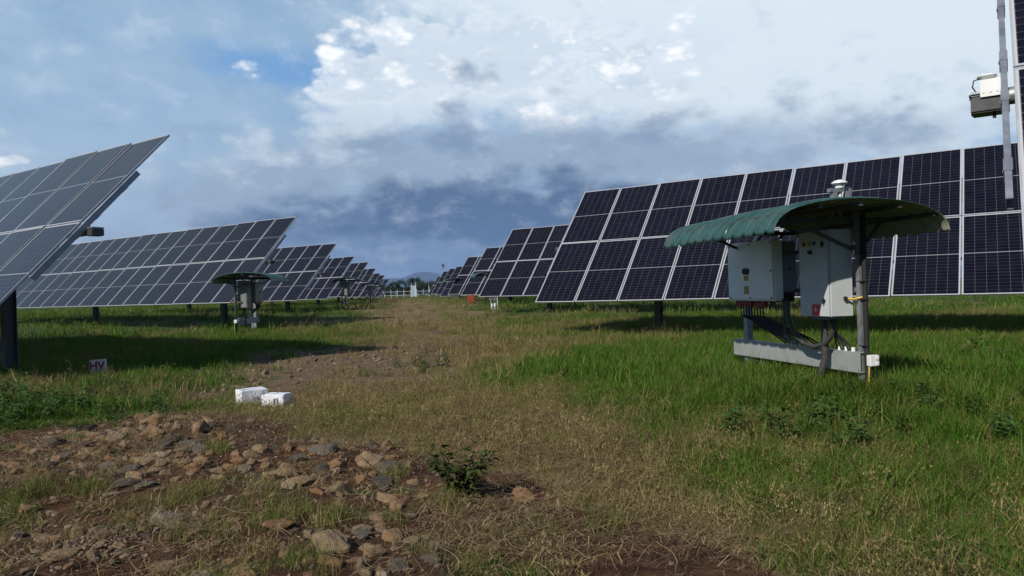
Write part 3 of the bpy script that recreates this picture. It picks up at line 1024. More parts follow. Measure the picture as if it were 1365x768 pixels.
def gravel():
    peb = [rock_mesh(80 + i, 0.6, 10, 1) for i in range(5)]
    for me in peb:
        me.materials.clear()
    m, nt, bs = new_mat('gravel')
    oi = nt.n('ShaderNodeObjectInfo').outputs['Random']
    rp = nt.n('ShaderNodeValToRGB')
    el = rp.color_ramp.elements
    el[0].color = (0.085, 0.060, 0.042, 1); el[1].color = (0.22, 0.17, 0.115, 1)
    e = el.new(0.5); e.color = (0.14, 0.095, 0.058, 1)
    nt.put(rp.inputs[0], oi)
    nt.put(bs.inputs['Base Color'], rp.outputs[0])
    bs.inputs['Roughness'].default_value = 0.95
    for me in peb: me.materials.append(m)
    p = np.vstack([wedge(16000, 2.4, 8), wedge(22000, 6, 19)])
    f = fields(p[:, 0], p[:, 1])
    ok = RNG.random(len(p)) < np.clip(f['rub'] * 0.7 + f['sto'] * 0.45 + f['dks'] * .12 + f['trk'] * .15, 0, 1)
    p = p[ok]
    d = np.hypot(p[:, 0], p[:, 1])
    s = np.exp(RNG.normal(-3.9, 0.65, len(p))) * (1 + 1.6 * sstep(7, 12, d))
    # two gravel nests at the lower left
    q = []
    for (px, py, n, sp) in ((175, 712, 220, .16), (120, 728, 160, .14), (30, 735, 160, .3), (260, 745, 100, .2)):
        x, y = spot(px, py)
        q.append(RNG.normal(0, sp, (n, 2)) + [x, y])
    q = np.vstack(q)
    s = np.append(s, np.exp(RNG.normal(-3.6, 0.4, len(q))))
    p = np.vstack([p, q])
    rz, tl = rots(len(p), 0.5)
    scatter('gravel', 'small stones and clods strewn over the dirt track and rubble', 'gravel', peb, p, rz, tl, np.clip(s, .008, .16), RNG.random(len(p)))


gravel()


# ------------------------------------------------------------------ solar trackers
def panel_meshes():
    fr = MB()
    t, hh = 0.012, 0.035
    fr.box((0, 0, -hh), (PW, t, 0)); fr.box((0, PH - t, -hh), (PW, PH, 0))
    fr.box((0, t, -hh), (t, PH - t, 0)); fr.box((PW - t, t, -hh), (PW, PH - t, 0))
    frame = fr.mesh('frame', M_FRAME)
    gl = MB()
    gl.box((t, t, -0.008), (PW - t, PH - t, -0.003))
    gl.m = [1, 0, 1, 1, 1, 1]
    glass = gl.mesh('solar_panel', [M_CELL, M_BACKSHEET])
    both = MB()
    both.v, both.f, both.m, both.sm = list(gl.v), list(gl.f), list(gl.m), list(gl.sm)
    both.add(fr.v, fr.f, 2)
    one = both.mesh('solar_panel', [M_CELL, M_BACKSHEET, M_FRAME])
    return frame, glass, one


ME_FRAME, ME_GLASS, ME_PANEL = panel_meshes()
SLANT = 2 * PH + 0.02
MID = SLANT / 2

_rail = MB(); _rail.box((-.025, SLANT * .235, -.13), (.025, SLANT * .785, -.037))
ME_RAIL = _rail.mesh('mounting_rail', M_RAIL)


def end_rail_mesh():
    b = MB()
    y0, y1 = SLANT * .235, SLANT * .785
    b.box((-.017, y0, -.125), (.017, y1, -.117)); b.box((-.017, y0, -.048), (.017, y1, -.040))
    b.box((-.017, y0, -.117), (-.012, y1, -.048))
    for k in (.30, .45, .55, .70):
        b.box((-.022, SLANT * k - .05, -.13), (.022, SLANT * k + .05, -.036))
        b.tube([(-.027, SLANT * k, -.09), (-.021, SLANT * k, -.09)], .010, 6)
    return b.mesh('end_rail', M_RAIL)


ME_ENDRAIL = end_rail_mesh()
CA, SA = math.cos(AZ), math.sin(AZ)


def post_mesh(h, brackets):
    b = MB()
    w, d, t = .16, .20, .012     # an I-beam pile
    b.box((-w / 2, -d / 2, -1.2), (w / 2, -d / 2 + t, h)); b.box((-w / 2, d / 2 - t, -1.2), (w / 2, d / 2, h))
    b.box((-t / 2, -d / 2 + t, -1.2), (t / 2, d / 2 - t, h))
    b.box((-.14, -.12, h), (.14, .12, h + .03))
    if brackets:
        for s in (-1, 1):
            b.tube([(s * .09, -.12, .10), (s * .30, -.12, .10), (s * .37, -.12, .05), (s * .37, -.12, -.3)], .022, 8)
    return b.mesh('post', M_POST)


def drive_unit(parent, out, detail):
    """controller box hung at the outer end of the torque tube; out = +1 / -1 along the axis"""
    # local frame of parent: upright, origin at the tube end
    b = MB()
    b.box((out * .26 if out < 0 else .05, -.11, -.115), (-.05 if out < 0 else .26, .11, .01), 0, None, .012)
    u = b.obj('control_box', M_CTRL, parent)
    lid = MB(); lid.box((out * .27 if out < 0 else .04, -.12, .012), (-.04 if out < 0 else .27, .12, .045), 0, None, .014)
    lid.obj('lid', M_GALV, u)
    a = MB(); a.tube([(out * -.3, 0, 0), (out * .07, 0, 0)], .065, 14)
    a.obj('tube_cap', M_GALV, u)
    if detail:
        br = MB()
        br.box((out * .13 - .065, -.128, -.005), (out * .13 + .065, -.122, .125)); br.box((out * .13 - .065, -.122, .12), (out * .13 + .065, .04, .126))
        for k in (-.045, 0, .045): br.tube([(out * .13 + k, -.133, .03), (out * .13 + k, -.128, .03)], .008, 8)
        br.obj('bracket', M_WHITEP, u)
        d = MB(); d.lathe([(.02, .126), (.03, .135), (.045, .14), (.062, .15), (.066, .16), (.06, .17), (.02, .175)], 24, 0, Matrix.Translation((out * .15, -.06, 0)))
        d.obj('antenna_disc', M_WHITEP, u)
        k = MB(); k.lathe([(.018, .176), (.016, .184), (.005, .187)], 16, 0, Matrix.Translation((out * .15, -.06, 0)))
        k.obj('hub_cap', M_BLUE, u)
        c = MB(); c.tube([(out * .19, -.06, .15), (out * .235, -.07, .14), (out * .245, -.08, .09), (out * .22, -.08, .04)], .005, 6)
        c.obj('cable', M_BLACK, u)
        g = MB(); g.tube([(out * .11, -.05, -.16), (out * .11, -.05, -.115)], .012, 8)
        g.obj('cable_gland', M_BLACK, u)


def tracker(o, side, ncol, label, frames, rails, detail=False, brackets=True, gaps=()):
    x, y, zb = o
    zb += CAMZ
    g = gz(x, y)
    root = empty('solar_tracker', (x, y, g), -AZ)
    jit = random.gauss(0, .010) if y > 30 else 0.0
    tag(root, label, 'solar tracker', 'solar trackers on the left of the track' if side < 0 else 'solar trackers on the right of the track')
    zl = zb - g
    for lv in (0, 1):
        for k in range(ncol):
            xo = (k * PITCHX + .012) if side > 0 else (-(k + 1) * PITCHX + .012)
            dz = random.gauss(0, .0016)
            off = Matrix.Rotation(TILT + jit, 4, 'X') @ Vector((xo, lv * (PH + .02), dz))
            p = link('solar_panel', ME_GLASS if frames else ME_PANEL, root, (off.x, off.y, off.z + zl), (TILT + jit + random.gauss(0, .005), random.gauss(0, .003), 0))
            if frames: link('frame', ME_FRAME, p)
    c, s = math.cos(TILT), math.sin(TILT)

    def slope(xx, yy, zz):
        return Vector((xx, yy * c - zz * s, yy * s + zz * c + zl))
    L = ncol * PITCHX * side
    tube = MB(); tube.tube([slope(0.05 * side, MID, -.20), slope(L, MID, -.20)], .075, 8)
    tube.obj('torque_tube', M_GALV, root)
    if rails:
        link('end_rail', ME_ENDRAIL, root, (-.035 * side, 0, zl), (TILT, 0, 0)).scale = (side, 1, 1)
        for k in range(1, ncol):
            link('mounting_rail', ME_RAIL, root, (k * PITCHX * side, 0, zl), (TILT, 0, 0))
    a = slope(0, MID, -.20)
    k = 2.7 if abs(x + 7.256) > .01 else 2.95
    while k < abs(L):
        pt = slope(k * side, MID, -.20)
        yaw = root.matrix_basis @ Vector((pt.x, pt.y, 0))
        gl = gz(yaw.x, yaw.y) - g
        po = link('post', post_mesh(pt.z - .10 - gl, brackets), root, (pt.x, pt.y, gl))
        br = MB(); br.box((-.09, -.13, pt.z - .07 - gl), (.09, .13, pt.z + .10 - gl), 0, None, .02)
        br.obj('bearing', M_POST, po)
        k += 9.5
    e = empty('drive_unit', a)
    e.parent = root
    drive_unit(e, -side, detail)
    e.scale = (.82, .82, .82)
    return root


ORD = ['first', 'second', 'third', 'fourth', 'fifth', 'sixth', 'seventh', 'eighth', 'ninth', 'tenth']
Bh = np.array([math.sin(AZ) * math.cos(TILT), math.cos(AZ) * math.cos(TILT), math.sin(TILT)])


def from_top(px, py, perp):
    """end-corner position of a far tracker from its top corner in the picture and its row distance"""
    r = ray(px, py)
    n = np.array([math.sin(AZ), math.cos(AZ), 0])
    top = Bh * SLANT
    t = (perp + top @ n) / (r @ n)
    return r * t - top


LT = [(-7.256, 9.702, -.315), (-9.468, 24.324, -.140)] + [tuple(from_top(px, py, pp)) for (px, py, pp) in
      ((449, 324, 24.9), (473.2, 341.8, 35.3), (491.4, 349, 44.6), (501.8, 358.3, 56.0), (507.3, 364, 66.6), (513, 366.7, 77), (519.3, 372.2, 92))]
RT = [(2.252, 3.188, -.300), (.566, 18.514, -.330), (-1.491, 31.976, -.252), (-3.254, 45.642, -.221)] + [tuple(from_top(px, py, pp)) for (px, py, pp) in
      ((623.7, 342.8, 46), (608.3, 355, 57.0), (599.7, 358.4, 66.5), (591.3, 362, 76.5), (583.7, 369, 95))]
LLAB = ['bluish solar tracker nearest on the left, with a grey rail under its edge',
        'long solar tracker on the left standing behind the small green roofed shelter']
RLAB = ['tall solar tracker at the right edge with a white disc on its control box',
        'large dark solar tracker standing behind the near green roofed inverter shelter',
        'dark solar tracker behind the large one, about three columns of panels showing']
for i, o in enumerate(LT):
    lab = LLAB[i] if i < 2 else 'dark solar tracker, %s from the front in the line left of the track' % ORD[i]
    tracker(o, -1, [12, 20, 16, 14, 12, 10, 8, 8, 8][i], lab, i < 3, i < 4, False)
for i, o in enumerate(RT):
    lab = RLAB[i] if i < 3 else 'dark solar tracker, %s from the front in the line right of the track' % ORD[i]
    tracker(o, 1, [8, 18, 12, 9, 8, 7, 6, 6, 6][i], lab, i < 3, i < 4, i < 1)


# ------------------------------------------------------------------ inverter shelters
def roof_sheet(s0, s1, hw, rise, zt, lift, cx):
    """one curved, ribbed sheet; ribs run over the arch"""
    n = max(8, int((s1 - s0) / 0.0125))
    m = 56
    vs, fs = [], []
    for j in range(n + 1):
        s = s0 + (s1 - s0) * j / n
        ph = (s / 0.19) % 1.0
        rib = 0.024 * float(sstep(0.06, 0.17, min(ph, 1 - ph)) * -1 + 1)
        fine = 0.0016 * math.sin(s / 0.19 * 2 * PI * 4)
        for i in range(m + 1):
            t = -1 + 2 * i / m
            a = t * PI / 2 * 0.94
            x = hw * math.sin(a) / math.sin(PI / 2 * .94)
            cz = math.cos(a) ** 0.55
            z = zt - rise * (1 - (cz - math.cos(PI / 2 * .94) ** .55) / (1 - math.cos(PI / 2 * .94) ** .55))
            k = 0.0012 * math.sin(i * 2.6)
            vs.append((cx + x * (1 + (rib + lift) * .35), s, z + rib + lift + fine + k))
    for j in range(n):
        for i in range(m):
            a = j * (m + 1) + i
            fs.append((a, a + 1, a + m + 2, a + m + 1))
    me = bpy.data.meshes.new('roof_sheet')
    me.from_pydata(vs, [], fs)
    me.polygons.foreach_set('use_smooth', [True] * len(fs))
    me.materials.append(M_GREEN); me.materials.append(M_CREAM)
    return me


def shelter(x, y, az, m, label, near, detail=True, bluepost=False):
    """m = -1: boxes face left, +1: boxes face right.  local x across, y along the axis away from the viewer"""
    g = gz(x, y)
    if detail and near: g = 0.0
    root = empty('inverter_shelter', (x, y, g), -az)
    tag(root, label, 'inverter shelter', 'green roofed inverter shelters')
    zt, hw, rise, cx = 1.935, .92, .31, m * .34
    for (s0, s1, li) in ((-.50, .42, .0), (.34, 1.12, .008), (1.04, 1.76, .0)):
        o = link('roof_sheet', roof_sheet(s0, s1, hw, rise, zt, li, cx), root)
        md = o.modifiers.new('thickness', 'SOLIDIFY'); md.thickness = .004; md.offset = 1
        md.material_offset = 1; md.material_offset_rim = 0
    # posts: the near one is a C-channel with a dark pipe strapped to it
    b = MB()
    b.box((-.036, -.025, -.4), (-.031, .025, 1.86)); b.box((-.031, .020, -.4), (.0, .025, 1.86)); b.box((-.031, -.025, -.4), (.0, -.020, 1.86))
    np_ = b.obj('post', M_GALV, root)
    c = MB(); c.tube([(.002, -.053, .0), (.002, -.053, 1.84)], .025, 12)
    c.obj('pipe', M_BLACK, np_)
    st = MB()
    for z in (.55, 1.0, 1.18, 1.45):
        st.box((-.040, -.081, z), (.030, .012, z + .006))
    st.obj('strap', M_BLACK, np_)
    b = MB(); b.box((-.04, 2.02, -.4), (.04, 2.10, 1.62)); b.bar((0, 2.0, 1.60), (0, 1.70, 1.80), .05, .05)
    b.obj('post', M_GALV if not bluepost else M_BLUEGREY, root)
    # frame under the roof: arms, purlins, braces
    for s in (.04, 1.72):
        b = MB()
        b.bar((cx - .80, s, 1.79), (cx + .80, s, 1.79), .035, .045)
        b.obj('cross_arm', M_POST, root)
        for k in (-1, 1):
            d = MB(); d.bar((k * .05, s, 1.50), (cx * .6 + k * .5, s, 1.78), .028, .028)
            d.obj('brace', M_POST, root)
    for k in (-.80, -.42, .0, .42, .80):
        zz = zt - rise * (1 - math.cos(math.asin(k / hw * .99)) ** .55) - .045
        b = MB(); b.bar((cx + k, -.46, zz), (cx + k, 1.74, zz), .04, .04)
        b.obj('purlin', M_POST, root)
    # lower cable tray
    b = MB()
    X0 = m * .06
    xs = sorted((X0, X0 + m * .012)); b.box((xs[0], -.04, .29), (xs[1], 2.30, .49))
    for z in (.29, .482):
        xs = sorted((X0, X0 - m * .05)); b.box((xs[0], -.04, z), (xs[1], 2.30, z + .008))
    b.obj('cable_tray', M_BEAM if near else M_GALV, root)
    # inverter
    i0, i1, zb, zt2 = .97, 1.95, .99, 1.68
    xs = sorted((m * .20, m * .33))
    inv = MB(); inv.box((xs[0], i0, zb), (xs[1], i1, zt2), 0, None, .02)
    inv = inv.obj('inverter', M_INV if near else M_CABFAR, root)
    xs = sorted((m * .03, m * .195))
    hs = MB(); hs.box((xs[0], i0 + .03, zb + .09), (xs[1], i1 - .03, zt2 - .03), 0, None, .01)
    for k in range(24):
        yy = i0 + .06 + k * (i1 - i0 - .12) / 23
        xs2 = sorted((m * .005, m * .03)); hs.box((xs2[0], yy, zb + .12), (xs2[1], yy + .004, zt2 - .06))
    hs.obj('heat_sink', M_SINK, inv)
    bk = MB()
    for yy in (i0 + .12, i1 - .16): bk.box((-.04, yy, 1.5), (.04, yy + .04, 1.54)); bk.box((-.04, yy, 1.1), (.04, yy + .04, 1.14))
    bk.bar((0, -.02, 1.52), (0, 2.1, 1.52), .03, .045)
    bk.bar((0, -.02, 1.10), (0, 2.1, 1.10), .03, .045)
    bk.obj('mounting_frame', M_GALV, root)

    def face(x, y0, y1, z0, z1, t, name, mat, par, bev=0.0):
        xs = sorted((m * x, m * (x + t)))
        q = MB(); q.box((xs[0], y0, z0), (xs[1], y1, z1), 0, None, bev)
        return q.obj(name, mat, par)
    if detail:
        yc = i0 + .56
        q = MB()
        prof = [(yc + .075 * math.copysign(abs(math.cos(a)) ** .6, math.cos(a)), 1.335 + .038 * math.copysign(abs(math.sin(a)) ** .6, math.sin(a))) for a in np.linspace(0, 2 * PI, 24, endpoint=False)]
        vs = [(m * .331, a, b_) for a, b_ in prof] + [(m * .336, a, b_) for a, b_ in prof]
        q.add(vs, [tuple(range(24, 48)), tuple(range(23, -1, -1))] + [(k, (k + 1) % 24, 24 + (k + 1) % 24, 24 + k) for k in range(24)])
        q.obj('status_display', M_BLACK, inv)
        # warning stickers: yellow fields with dark symbols
        for (z0, z1, n) in ((1.225, 1.29, 2), (1.07, 1.165, 1)):
            s_ = face(.331, yc - .05, yc + .045, z0, z1, .002, 'warning_sticker', M_YELLAB, inv)
            mk = MB()
            for r in range(2 if n == 2 else 3):
                for cc in range(2):
                    ya, za = yc - .042 + cc * .046, z0 + .006 + r * (z1 - z0 - .008) / (2 if n == 2 else 3)
                    if cc == 0:
                        mk.add([(m * .3345, ya, za), (m * .3345, ya + .030, za), (m * .3345, ya + .015, za + .018)], [(0, 1, 2)])
                    else:
                        mk.box((min(m * .3335, m * .3345), ya, za), (max(m * .3335, m * .3345), ya + .034, za + .006)); mk.box((min(m * .3335, m * .3345), ya, za + .010), (max(m * .3335, m * .3345), ya + .028, za + .015))
            mk.obj('symbols', M_BLACK, s_) if False else mk.obj('symbol', M_BLACK, inv)
        sc = MB()
        for yy in (i0 + .05, i0 + .48, i1 - .06):
            for zz in (zb + .035, zt2 - .035):
                sc.tube([(m * .329, yy, zz), (m * .335, yy, zz)], .011, 8)
        sc.tube([(m * .329, i0 + .05, 1.33), (m * .335, i0 + .05, 1.33)], .012, 8)
        sc.obj('screws', M_BLACK, inv)
        wt = MB(); wt.add([(m * .08, i0 + .0285, 1.33), (m * .13, i0 + .0285, 1.33), (m * .105, i0 + .0285, 1.37)], [(0, 1, 2)])
        wt.obj('warning_triangle', M_BLACK, inv)
    # rows of connectors below the inverter
    cn = MB()
    for k in range(14):
        yy = i0 + .30 + k * .045
        if 4 < k < 6: continue
        cn.box((min(m * .22, m * .27), yy, zb - .07), (max(m * .22, m * .27), yy + .026, zb + .002))
    cn.obj('connector_row', M_REDDARK, inv)
    sk = MB(); sk.box((min(m * .05, m * .24), i0 + .04, zb - .015), (max(m * .05, m * .24), i1 - .05, zb + .088))
    sk.obj('wiring_box', M_BLACK, inv)
    # AC cabinet
    y0, y1, z0, z1 = .05, .51, .84, 1.70
    xs = sorted((m * .05, m * .305))
    cab = MB(); cab.box((xs[0], y0, z0), (xs[1], y1, z1), 0, None, .008)
    cab = cab.obj('switch_cabinet', M_CAB if near else M_CABFAR, root)
    face(.309, y0 + .004, y1 - .004, z0 + .004, z1 - .004, .018, 'door', M_CAB if near else M_CABFAR, cab, .005)
    if detail:
        lk = MB()
        for zz in (1.0, 1.56):
            xx = m * .328
            lk.tube([(xx, y0 + .065, zz), (xx + m * .012, y0 + .065, zz)], .018, 12)
            lk.bar((xx + m * .015, y0 + .065, zz - .03), (xx + m * .015, y0 + .065, zz + .03), .014, .012)
        lk.obj('lock', M_BLACK, cab)
        for (yy, mt) in ((y1 - .10, M_LRED), (y1 - .18, M_AMBER), (y1 - .26, M_BLUE)):
            p = MB(); p.lathe([(.020, 0), (.020, .012), (.014, .022), (.004, .026)], 14, 0, Matrix.Translation((m * .327, yy, 1.575)) @ Matrix.Rotation(m * PI / 2, 4, 'Y'))
            p.obj('indicator_lamp', mt, cab)
        p = MB(); p.lathe([(.022, 0), (.022, .012), (.016, .014), (.016, .03)], 14, 0, Matrix.Translation((m * .327, y1 - .20, 1.49)) @ Matrix.Rotation(m * PI / 2, 4, 'Y'))
        p.obj('selector_switch', M_BLACK, cab)
        sg = face(.3285, y0 + .14, y0 + .26, z0 + .015, z0 + .125, .003, 'danger_sign', M_RED, cab)
        mk = MB()
        xx0, xx1 = sorted((m * .332, m * .333))
        mk.box((xx0, y0 + .195, z0 + .045), (xx1, y0 + .205, z0 + .10)); mk.box((xx0, y0 + .16, z0 + .066), (xx1, y0 + .192, z0 + .072)); mk.box((xx0, y0 + .208, z0 + .066), (xx1, y0 + .24, z0 + .072))
        mk.obj('sign_marking', M_WHITEP, cab)
        yl = MB(); yl.tube([(m * .15, y0 - .02, 1.02), (m * .09, y0 - .05, 1.01), (m * .0, y0 - .09, 1.03), (-m * .03, y0 - .10, 1.09), (-m * .03, y0 - .08, 1.14)], .011, 8)
        yl.obj('earth_cable', M_YEL, root)
        gl = MB(); gl.tube([(m * .17, y0 - .028, 1.024), (m * .14, y0 - .018, 1.02)], .017, 8)
        gl.obj('cable_gland', M_BLACK, cab)
    gp = MB(); gp.box((min(m * .09, m * .26), y0 + .10, z0 - .03), (max(m * .09, m * .26), y1 - .1, z0 + .002))
    gp.obj('gland_plate', M_SINK, cab)
    # cables
    for k in range(9 if detail else 4):
        yy = i0 + .36 + k * .06
        j = random.uniform(-.02, .02)
        ye = .55 + k * .085 + j
        t = MB(); t.tube([(m * .245, yy, zb - .06), (m * .24, yy, zb - .18), (m * .18, yy - .12 + j, .75), (m * .10, ye + .10, .58), (m * .045, ye, .505), (m * .03, ye - .02, .40)], .0095, 6)
        t.obj('cable', M_BLACK, root)
    hz = MB()
    pts = [(m * .20, .92, .99), (m * .21, .90, .82), (m * .21, .82, .66), (m * .20, .66, .545), (m * .19, .48, .515), (m * .18, .32, .555), (m * .17, .22, .66), (m * .17, .18, .80), (m * .17, .18, .83)]
    hz.tube(pts, .026, 10)
    hz.obj('hose', M_HOSE, root)
    hz = MB(); hz.tube([(m * .17, .34, .83), (m * .17, .34, .62), (m * .16, .36, .40), (m * .20, .40, .22), (m * .22, .44, -.1)], .036, 12)
    hz.obj('riser_hose', M_HOSE, root)
    if detail:
        for k in range(5):
            ye = .12 + k * .05
            t = MB(); t.tube([(m * .16, .24 + k * .01, .82), (m * .15, .22, .70), (m * .06, ye, .56), (m * .02, ye - .02, .42)], .008, 6)
            t.obj('cable', M_BLACK, root)
        for ye in (1.35, 1.55):
            t = MB(); t.tube([(m * .21, .98, .99), (m * .19, .99, .62), (m * .14, .96, .52), (m * .06, ye - .55, .53), (m * .03, ye - .6, .42)], .014, 8)
            t.obj('conduit', M_SINK, root)
        for ye in (.10, .20, .30):
            t = MB(); t.lathe([(.02, 0), (.02, .035), (.014, .04)], 12, 0, Matrix.Translation((m * .03, ye, .49)))
            t.obj('tray_cap', M_WHITEP, root)
        j = MB(); j.box((-.045, -.155, .36), (.06, -.096, .47), 0, None, .008)
        j = j.obj('junction_box', M_WHITEP, np_)
        for zz in (.385, .44):
            t = MB(); t.tube([(.03, -.163, zz), (.03, -.153, zz)], .016, 10)
            t.obj('blank_plug', M_WHITEP, j)
        for k in range(2):
            t = MB(); t.tube([(-.03 + k * .025, -.12, .36), (-.04 + k * .03, -.12, .2), (-.04 + k * .03, -.10, -.1)], .008, 6)
            t.obj('cable', M_YEL if k != 1 else M_BLACK, np_)
        for yy in (1.72,):
            b = MB(); b.box((-.03, yy, -.4), (.03, yy + .05, .285))
            b.obj('stub_post', M_GALV, root)
    if detail and near:
        # antenna on the roof
        a = empty('antenna', (.03, .30, zt)); a.parent = root
        q = MB(); q.box((-.10, -.03, -.12), (-.055, .03, .165)); q.box((-.13, -.03, .165), (.02, .03, .20))
        q.obj('bracket', M_GALV, a)
        q = MB(); q.box((.055, -.03, -.12), (.12, .02, .06), 0, None, .01); q.box((.06, -.035, .065), (.125, .025, .215), 0, None, .018)
        q.obj('transmitter', M_GALV, a)
        q = MB(); q.tube([(-.005, 0, -.1), (-.005, 0, .2)], .016, 10)
        q.obj('mast', M_WHITEP, a)
        q = MB(); q.lathe([(.028, .19), (.045, .205), (.045, .222), (.035, .232), (.06, .240), (.078, .252), (.074, .266), (.045, .282), (.015, .29)], 24, 0, Matrix.Translation((-.005, 0, 0)))
        q.obj('dome', M_WHITEP, a)
    return root


shelter(3.42, 7.1, rad(-13), -1, 'near inverter shelter with curved green ribbed roof, white inverter and grey switch cabinet', True)
shelter(-8.77, 23.0, rad(-4), 1, 'small green roofed inverter shelter standing before the second tracker on the left', False)
for (px, Y, lab) in ((455.7, 45, 'far inverter shelter with drooping roof, nearest of those deep in the left line'),
                     (490.6, 68, 'distant inverter shelter, middle one of those deep in the left line'),
                     (508.5, 92, 'tiny inverter shelter farthest down the left line')):
    shelter((px - 682.5) / F * Y, Y, rad(-6), 1, lab, False, False)
shelter((661 - 682.5) / F * 41.5, 41.5, rad(-10), -1, 'inverter shelter with blue grey post half hidden behind a tracker on the right', False, False, True)
shelter((612 - 682.5) / F * 60, 60, rad(-10), -1, 'distant inverter shelter peeping out between trackers on the right', False, False)


# ------------------------------------------------------------------ things on the ground
def carton(px, py, sx, sy, sz, rz, label, seed):
    x, y = spot(px, py)
    rg = random.Random(seed)
    root = empty('carton', (x, y, gz(x, y) - .01), rz)
    tag(root, label, 'carton', 'white cartons on the track')
    b = MB(); b.box((-sx / 2, -sy / 2, 0), (sx / 2, sy / 2, sz), 0, None, .006)
    me = b.mesh('body', M_CARTON)
    bm = bmesh.new(); bm.from_mesh(me)
    bmesh.ops.subdivide_edges(bm, edges=[e for e in bm.edges if e.calc_length() > .05], cuts=4, use_grid_fill=True)
    for v in bm.verts: v.co += Vector((1, 1, .7)) * mnoise.noise(v.co * 9 + Vector((seed, 0, 0))) * .007
    bm.to_mesh(me); bm.free()
    link('body', me, root)
    f = MB()
    f.box((-sx / 2 + .01, -.012, sz + .001), (sx / 2 - .01, .012, sz + .004))
    f.obj('tape', M_BLUEGREY, root)
    for k in range(2):
        p = MB(); c = rg.uniform(-.06, .06)
        p.box((c, -sy / 2 - .009, sz * .35), (c + rg.uniform(.005, .014), -sy / 2 - .006, sz * rg.uniform(.55, .8)))
        p.obj('printed_mark', M_SINK, root)
    return root


carton(336, 537, .30, .25, .17, rad(36), 'larger white carton on the track, turned cornerwise, left one', 3)
carton(369, 542, .25, .2, .15, rad(-8), 'smaller white carton on the track with a scribbled side, right one', 5)

# concrete marker with lettering
mx, my = spot(131, 500)
mk = empty('marker_stone', (mx, my, gz(mx, my)), rad(14))
tag(mk, 'small whitewashed cable marker with red letters HV in the left grass', 'marker')
b = MB()
w0, w1, hh = .13, .11, .24
b.add([(-w0, -.06, -.15), (w0, -.06, -.15), (w0, .06, -.15), (-w0, .06, -.15), (-w1, -.05, hh), (w1, -.05, hh + .012), (w1, .05, hh + .012), (-w1, .05, hh)], [(3, 2, 1, 0), (4, 5, 6, 7), (0, 1, 5, 4), (1, 2, 6, 5), (2, 3, 7, 6), (3, 0, 4, 7)])
b.obj('block', M_CONC, mk)
fc = bpy.data.curves.new('lettering', 'FONT')
fc.body = 'HV'; fc.size = .17; fc.align_x = 'CENTER'; fc.extrude = .002; fc.offset = .006
fc.materials.append(M_REDPAINT)
tmp = bpy.data.objects.new('lettering_curve', fc); COL.objects.link(tmp)
bpy.context.view_layer.update()
me = bpy.data.meshes.new_from_object(tmp.evaluated_get(bpy.context.evaluated_depsgraph_get()))
bpy.data.objects.remove(tmp)
t = link('lettering', me)
t.parent = mk; t.location = (0.0, -.0575, .10); t.rotation_euler = (rad(88.5), 0, 0)


# leafy shrub
def shrub(px, py, h, spread, nst, nleaf, label, name='shrub', lw=.035, mat=M_LEAF):
    x, y = spot(px, py)
    rg = random.Random(int(px))
    root = empty(name, (x, y, gz(x, y)))
    tag(root, label, 'shrub')
    vs, fs, bl = [], [], []
    sm = MB()
    for s in range(nst):
        a = rg.uniform(0, 2 * PI)
        L = h * rg.uniform(.65, 1.1)
        sp = spread * rg.uniform(.3, 1)
        pts = [Vector((math.cos(a) * sp * t ** 1.3 + rg.gauss(0, .008), math.sin(a) * sp * t ** 1.3 + rg.gauss(0, .008), L * t - .02)) for t in np.linspace(0, 1, 6)]
        sm.tube(pts, [.006, .0055, .005, .004, .003, .0015], 5)
        for k in range(nleaf):
            t = rg.uniform(.18, 1.0)
            i = min(4, int(t * 5)); p = pts[i].lerp(pts[i + 1], t * 5 - i)
            aa = rg.uniform(0, 2 * PI)
            d = Vector((math.cos(aa), math.sin(aa), rg.uniform(-.5, .4)))
            p = p + d * rg.uniform(0, .05)
            leaf_quad(vs, fs, bl, p, d, (rg.gauss(0, .3), rg.gauss(0, .3), 1), rg.uniform(.7, 1.3) * lw * 1.5, rg.uniform(.7, 1.2) * lw, rg.random())
    sm.obj('stems', M_STEM, root)
    link('foliage', leaves_to_mesh('foliage', vs, fs, bl, [mat]), root)
    return root


shrub(612, 660, .31, .27, 18, 22, 'dark green leafy shrub growing among the stones in front')
shrub(156, 503, .17, .16, 12, 14, 'scrawny bush crowding the white HV marker', lw=.018)
shrub(562, 497, .14, .10, 6, 10, 'tiny dark sprig on the stony part of the track', lw=.02)
shrub(226, 498, .22, .08, 4, 12, 'lone bright green sapling in the left grass', lw=.035, mat=M_WEED)

# ------------------------------------------------------------------ far end of the field
FY = 152.0


def at_depth(px, Y):
    return (px - 682.5) / F * Y


xL, xR = at_depth(495, FY), at_depth(660, FY)
fz = float(ground_base(FY))
fr_ = empty('fence', (xL, FY, fz))
tag(fr_, 'white post and rail fence across the far end of the track', 'fence')
n = int((xR - xL) / 1.36)
for k in range(n + 1):
    p = MB(); p.box((-.035, -.035, -.3), (.035, .035, 1.62 + random.uniform(-.05, .08)))
    p.obj('post', M_WHITEFENCE, fr_, (k * 1.36, 0, 0))
for z in (.42, 1.18):
    r = MB(); r.box((-.2, -.065, z), (xR - xL + .2, -.040, z + .055))
    r.obj('rail', M_WHITEFENCE, fr_)

